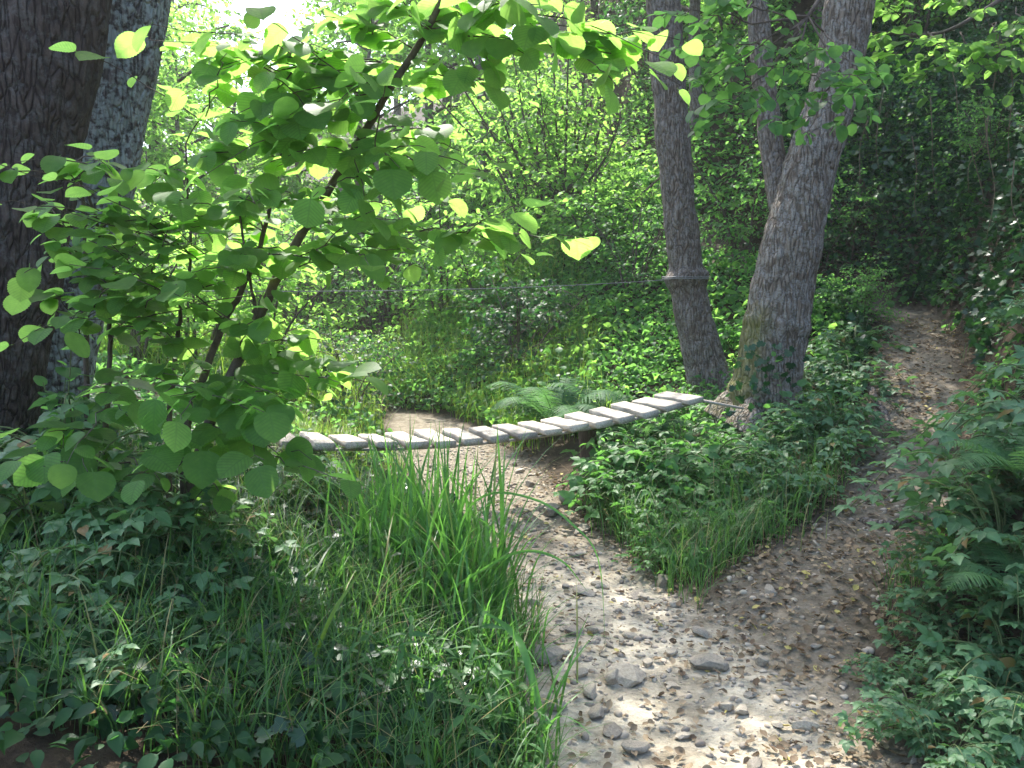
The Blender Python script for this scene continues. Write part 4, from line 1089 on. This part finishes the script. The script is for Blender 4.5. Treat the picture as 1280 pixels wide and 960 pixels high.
tuft('sedge', 215, 2.8, 16, .45, .007, .8, .1, 'grass', 'sparse sedge tuft below the hazel stems', SG)

def long_blade(pts, w, label, mat='sedge', flat=(0, -1, .3), name='reed'):
    c = curve(pts, 30); base = c[0].copy(); c = c - base; t = unit(np.gradient(c, axis=0))
    s = unit(np.cross(t, np.array(flat, float))); f = np.linspace(0, 1, 30); ww = w * np.clip(np.minimum(.5 + f * 2, (1 - f) * 3), .05, 1)
    up = np.cross(s, t)
    V = np.stack([c - s * ww[:, None] + up * ww[:, None] * .4, c, c + s * ww[:, None] + up * ww[:, None] * .4], 1).reshape(-1, 3)
    Fq = np.array([q for k in range(29) for q in ((3 * k, 3 * k + 1, 3 * k + 4, 3 * k + 3), (3 * k + 1, 3 * k + 2, 3 * k + 5, 3 * k + 4))])
    return tag(link(name, mesh_from(name, V, [Fq], M[mat]), None, base), label, 'reed')
x = X(560, 3.5)
long_blade([np.array([x, 3.5, Z(x, 3.5)]), P(575, 660, 3.4), P(610, 618, 3.3), P(670, 625, 3.2), P(715, 655, 3.15), P(748, 700, 3.1), P(757, 810, 3.1)], .0045, 'long reed blade arching from the sedge over the stream bed and hanging down')
long_blade([P(500, 780, 3.3), P(590, 720, 3.2), P(650, 690, 3.1), P(700, 700, 3.0), P(735, 740, 3.0)], .005, 'thin reed blade curving low over the stones')
long_blade([P(365, 930, 2.5), P(392, 830, 2.5), P(420, 760, 2.5), P(470, 690, 2.6)], .006, 'pale grass stalk rising from the foreground grass', 'grass_bright')
long_blade([P(690, 950, 2.6), P(660, 830, 2.7), P(640, 790, 2.8), P(600, 760, 2.9)], .012, 'broad reed blade at the near edge of the stream bed')
# leafy herbs at the bottom
def make_herb(H, n, size):
    root = thing('herb', '', 'herb'); L, G = Leaves(), Geo()
    c = curve([(0, 0, -.02), (.01, .01, H * .5), (.03, -.02, H)], 10); G.tube(c, np.linspace(.004, .002, 10), 5)
    for i in range(n):
        f = .15 + .85 * i / (n - 1); p = np.array([np.interp(f, np.linspace(0, 1, 10), c[:, k]) for k in range(3)]); a = i * 1.6
        for s in (0, math.pi):
            L.add(p, np.array([math.cos(a + s), math.sin(a + s), .15 + rng.normal(0, .2)]), np.array([0, 0, 1]) + rng.normal(0, .2, 3), size * (1.1 - .55 * f))
    link('foliage', L.mesh('foliage', LANCE, M['herb']), root); link('stem', G.mesh('stem', M['green_stem']), root)
    return root
hbs = [make_herb(.34, 9, .13), make_herb(.28, 8, .12)]
k = 0
for (u, d) in [(600, 2.55), (640, 2.6), (570, 2.5), (620, 2.4), (660, 2.45), (540, 2.6), (590, 2.75), (515, 2.45), (655, 2.75), (560, 2.8), (480, 2.5), (630, 2.85), (610, 2.5), (650, 2.35), (440, 2.4), (580, 2.35)]:
    x = X(u, d); loc = (x, d, Z(x, d)); s = rng.uniform(.75, 1.1); lab = 'narrow leaved pale green herb at the bottom of the foreground bank'
    if k < 2: o = hbs[k]; o.location = loc; o.scale = (s,) * 3; o['label'] = lab
    else: o = dup(hbs[k % 2], loc, rng.uniform(0, 6.28), s, lab, (rng.uniform(-.2, .2), rng.uniform(-.2, .2)))
    o['group'] = 'herbs in the near grass'; k += 1

# ------------------------------------------------------------------ stones, gravel, fallen leaves, twigs
def ico(sub):
    t = (1 + 5 ** .5) / 2
    V = [(-1, t, 0), (1, t, 0), (-1, -t, 0), (1, -t, 0), (0, -1, t), (0, 1, t), (0, -1, -t), (0, 1, -t), (t, 0, -1), (t, 0, 1), (-t, 0, -1), (-t, 0, 1)]
    Fc = [(0, 11, 5), (0, 5, 1), (0, 1, 7), (0, 7, 10), (0, 10, 11), (1, 5, 9), (5, 11, 4), (11, 10, 2), (10, 7, 6), (7, 1, 8), (3, 9, 4), (3, 4, 2), (3, 2, 6), (3, 6, 8), (3, 8, 9), (4, 9, 5), (2, 4, 11), (6, 2, 10), (8, 6, 7), (9, 8, 1)]
    V = [unit(np.array(v, float)) for v in V]
    for _ in range(sub):
        cache = {}; nf = []
        def mid(a, b):
            k2 = (min(a, b), max(a, b))
            if k2 not in cache: cache[k2] = len(V); V.append(unit(V[a] + V[b]))
            return cache[k2]
        for a, b, c in Fc:
            x1, y1, z1 = mid(a, b), mid(b, c), mid(c, a); nf += [(a, x1, z1), (b, y1, x1), (c, z1, y1), (x1, y1, z1)]
        Fc = nf
    return np.array(V), np.array(Fc)
def rock_verts(sub, seed, flat=.55, cuts=13):
    V, Fc = ico(sub); rg = np.random.default_rng(seed)
    for _ in range(cuts):                                   # planed faces
        n = unit(rg.normal(0, 1, 3)); o = rg.uniform(.5, .82); d = V @ n
        V = np.where((d > o)[:, None], V - n * (d - o)[:, None] * .92, V)
    V = V * (1 + .10 * fbm(V * 2.3 + seed, 3, seed) + .03 * fbm(V * 9 + seed, 2, seed))[:, None]
    return V * np.array([1, .72, flat]), Fc
rocks = []
for s in range(7):
    V, Fc = rock_verts(4, s + 3, [.62, .5, .68, .56, .5, .7, .55][s]); rocks.append(mesh_from('stone', V, [Fc], M['stone']))
def stone(u, v, d, r, i, rz, label, group=None, squash=1, sink=.25):
    r *= 1.3; x = X(u, d); o = link('stone', rocks[i % 7], None, (x, d, Z(x, d) + r * .45 * squash * (1 - sink * 2)))
    o.scale = (r, r, r * squash); o.rotation_euler = (rng.normal(0, .12), rng.normal(0, .12), rz)
    return tag(o, label, 'stone', group)
def dz(v): return CAM_Z * F / (v - 385)                     # distance of flat ground seen at row v
for u, v, r, i, rz, sq, lab in [
    (785, 858, .082, 1, .2, .95, 'angular grey slab of stone in the sand, largest in the near stream bed'),
    (890, 838, .075, 4, -.3, .9, 'flat buff stone beside the grey slab'),
    (688, 830, .075, 0, .5, 1, 'reddish brown stone at the edge of the sedge'),
    (800, 745, .05, 3, .9, .8, 'flat grey stone on the sand below the mound'),
    (835, 735, .05, 2, 2.0, 1, 'dark stone tucked under the foot of the mound'),
    (735, 745, .06, 4, 2.6, .7, 'long flat stone in the sand below the mound'),
    (845, 820, .03, 5, 1.0, 1, 'small rounded stone between the slab and the buff stone'),
    (815, 835, .028, 2, 1.0, 1, 'small grey stone just behind the slab'),
    (720, 800, .04, 6, 0.3, 1, 'grey stone at the sandy edge of the near stream bed'),
    (745, 795, .035, 1, 2.3, 1, 'pale stone lying alone in the sand'),
    (800, 950, .045, 5, 0.3, .8, 'half buried stone at the bottom edge'),
    (770, 925, .045, 3, 1.3, .8, 'flat pale stone in front of the slab')]:
    stone(u, v, dz(v), r, i, rz, lab, None, sq)
stone(725, 625, 6.6, .085, 5, .4, 'pale buff stone under the bridge beside the dark post', None, 1.1, .1)
stone(712, 640, 6.3, .07, 0, .4, 'brown stone in front of the pale buff stone under the bridge', None, 1, .2)
stone(690, 655, 6.0, .08, 2, 1.4, 'grey brown stone in the bed below the bridge', None, .8, .2)
k = 0; GS = 'stones scattered on the stream bed and path'
while k < 170:
    y = rng.uniform(2.6, 7.6); x = rng.uniform(-1, 1.9)
    z, b, p = land(np.array([x]), np.array([y]))
    if b[0] < .6 and not (p[0] > .8 and rng.random() < .4): continue
    r = .014 + .05 * rng.random() ** 2.4
    o = link('stone', rocks[rng.integers(7)], None, (x, y, z[0] + r * .2)); o.scale = (r, r * rng.uniform(.7, 1.1), r * rng.uniform(.7, 1.1)); o.rotation_euler = (rng.normal(0, .2), rng.normal(0, .2), rng.uniform(0, 6.28))
    tag(o, 'small weathered stone lying loose on the stream bed or path', 'stone', GS); k += 1

def pebbles(n, box, keep, lo, hi, sub, power):
    V0 = [rock_verts(sub, 50 + i, rng.uniform(.45, .7), 4) for i in range(6)]
    x, y, z = region_scatter(n, *box, keep); m = len(x); G = Geo()
    for i in range(6):
        s = np.arange(m) % 6 == i; mm = s.sum(); r = lo + (hi - lo) * rng.random(mm) ** power; a = rng.uniform(0, 6.28, mm)
        V = V0[i][0][None] * r[:, None, None]; c, sn = np.cos(a)[:, None], np.sin(a)[:, None]
        V = np.stack([V[..., 0] * c - V[..., 1] * sn, V[..., 0] * sn + V[..., 1] * c, V[..., 2]], -1) + np.stack([x[s], y[s], z[s] + r * .15], 1)[:, None]
        Fq = (V0[i][1][None] + (np.arange(mm) * len(V0[i][0]))[:, None, None]).reshape(-1, 3); G.add(V.reshape(-1, 3), [Fq])
    return G
G = pebbles(19000, (-1.2, 2.6, 2.4, 8.6), lambda x, y, z, b, p: (p > .35) & (rng.random(len(x)) < np.maximum(b, .3)) & (n2(x, y, 2.2, 61, 2) > rng.uniform(-.5, .3, len(x))), .004, .024, 1, 2.3)
tag(link('gravel', G.mesh('gravel', M['gravel'])), 'loose pebbles and grit over the stream bed', 'gravel', kind='stuff')

x, y, z = region_scatter(26000, -.3, 4.3, 2.4, 8.8, lambda x, y, z, b, p: (p > .05) & (rng.random(len(x)) < np.clip(1.1 - b * .8 + .5 * sstep(.5, 1.2, x - .15 * (y - 3)), .14, 1)) & (n2(x, y, 1.9, 71, 3) > rng.uniform(-.6, .25, len(x))))
m = len(x); L = Leaves(); an = rng.uniform(0, 6.28, m)
L.add(np.stack([x, y, z + .012], 1), np.stack([np.cos(an), np.sin(an), rng.normal(0, .2, m)], 1), np.array([0, 0, 1]) + jit(m, .35), .034 * rng.uniform(.45, 1.25, m))
DEAD = leaf_tpl([0, .15, .4, .65, .85, 1], [.02, .25, .36, .3, .16, .01], .5, -.25, .1, .2)
tag(link('leaf_litter', L.mesh('leaf_litter', DEAD, M['litter'])), 'brown fallen leaves strewn over the path', 'leaf litter', kind='stuff')

def root_obj(pts, r0, r1, label, name='tree_root', mat='bark_grey', group=None):
    c = curve(pts, 24); base = c[0].copy(); c = c - base; c[1:-1] += jit(22, r0 * .12)
    G = Geo(); G.tube(c, np.linspace(r0, r1, 24), 8); return tag(link(name, G.mesh(name, M[mat]), None, base), label, {'tree_root': 'root', 'twig': 'twig'}[name], group)
def gp(u, d, h=0): x = X(u, d); return np.array([x, d, Z(x, d) + h])
root_obj([gp(1085, 4.95, -.01), gp(1105, 4.85, .02), gp(1130, 4.8, .03), gp(1160, 4.85, .01), gp(1180, 4.9, -.03)], .03, .022, 'tree root crossing the path in front of the brambles')
root_obj([gp(1085, 6.9, .05), gp(1095, 6.6, .03), gp(1110, 6.3, .01), gp(1118, 6.1, -.03)], .035, .015, 'tree root running down the side of the path below the leaning trunk')
for i in range(26):
    y = rng.uniform(2.8, 6.2); x = rng.uniform(.2, 2.6); z, b, p = land(np.array([x]), np.array([y]))
    if p[0] < .3: continue
    a = rng.uniform(0, 3.14); l = rng.uniform(.06, .2); q = np.array([x, y, z[0] + .008]); e = q + np.array([math.cos(a) * l, math.sin(a) * l, 0]); e[2] = Z(e[0], e[1]) + .01
    root_obj([q, (q + e) / 2 + np.array([0, 0, .012]), e], .004, .002, 'thin dry twig lying on the path or stream bed', 'twig', 'twig_pale', 'dry twigs on the ground')
# pale blue scrap among the ivy
fp_ = P(237, 885, 2.2); L = Leaves()
for i in range(5):
    a = i * 1.256; L.add((0, 0, 0), np.array([math.cos(a), math.sin(a), .35]), np.array([0, -.6, 1.]), .02)
tag(link('flower', L.mesh('flower', OVATE, M['blue']), None, fp_), 'single pale blue flower in the shaded foreground leaves', 'flower')
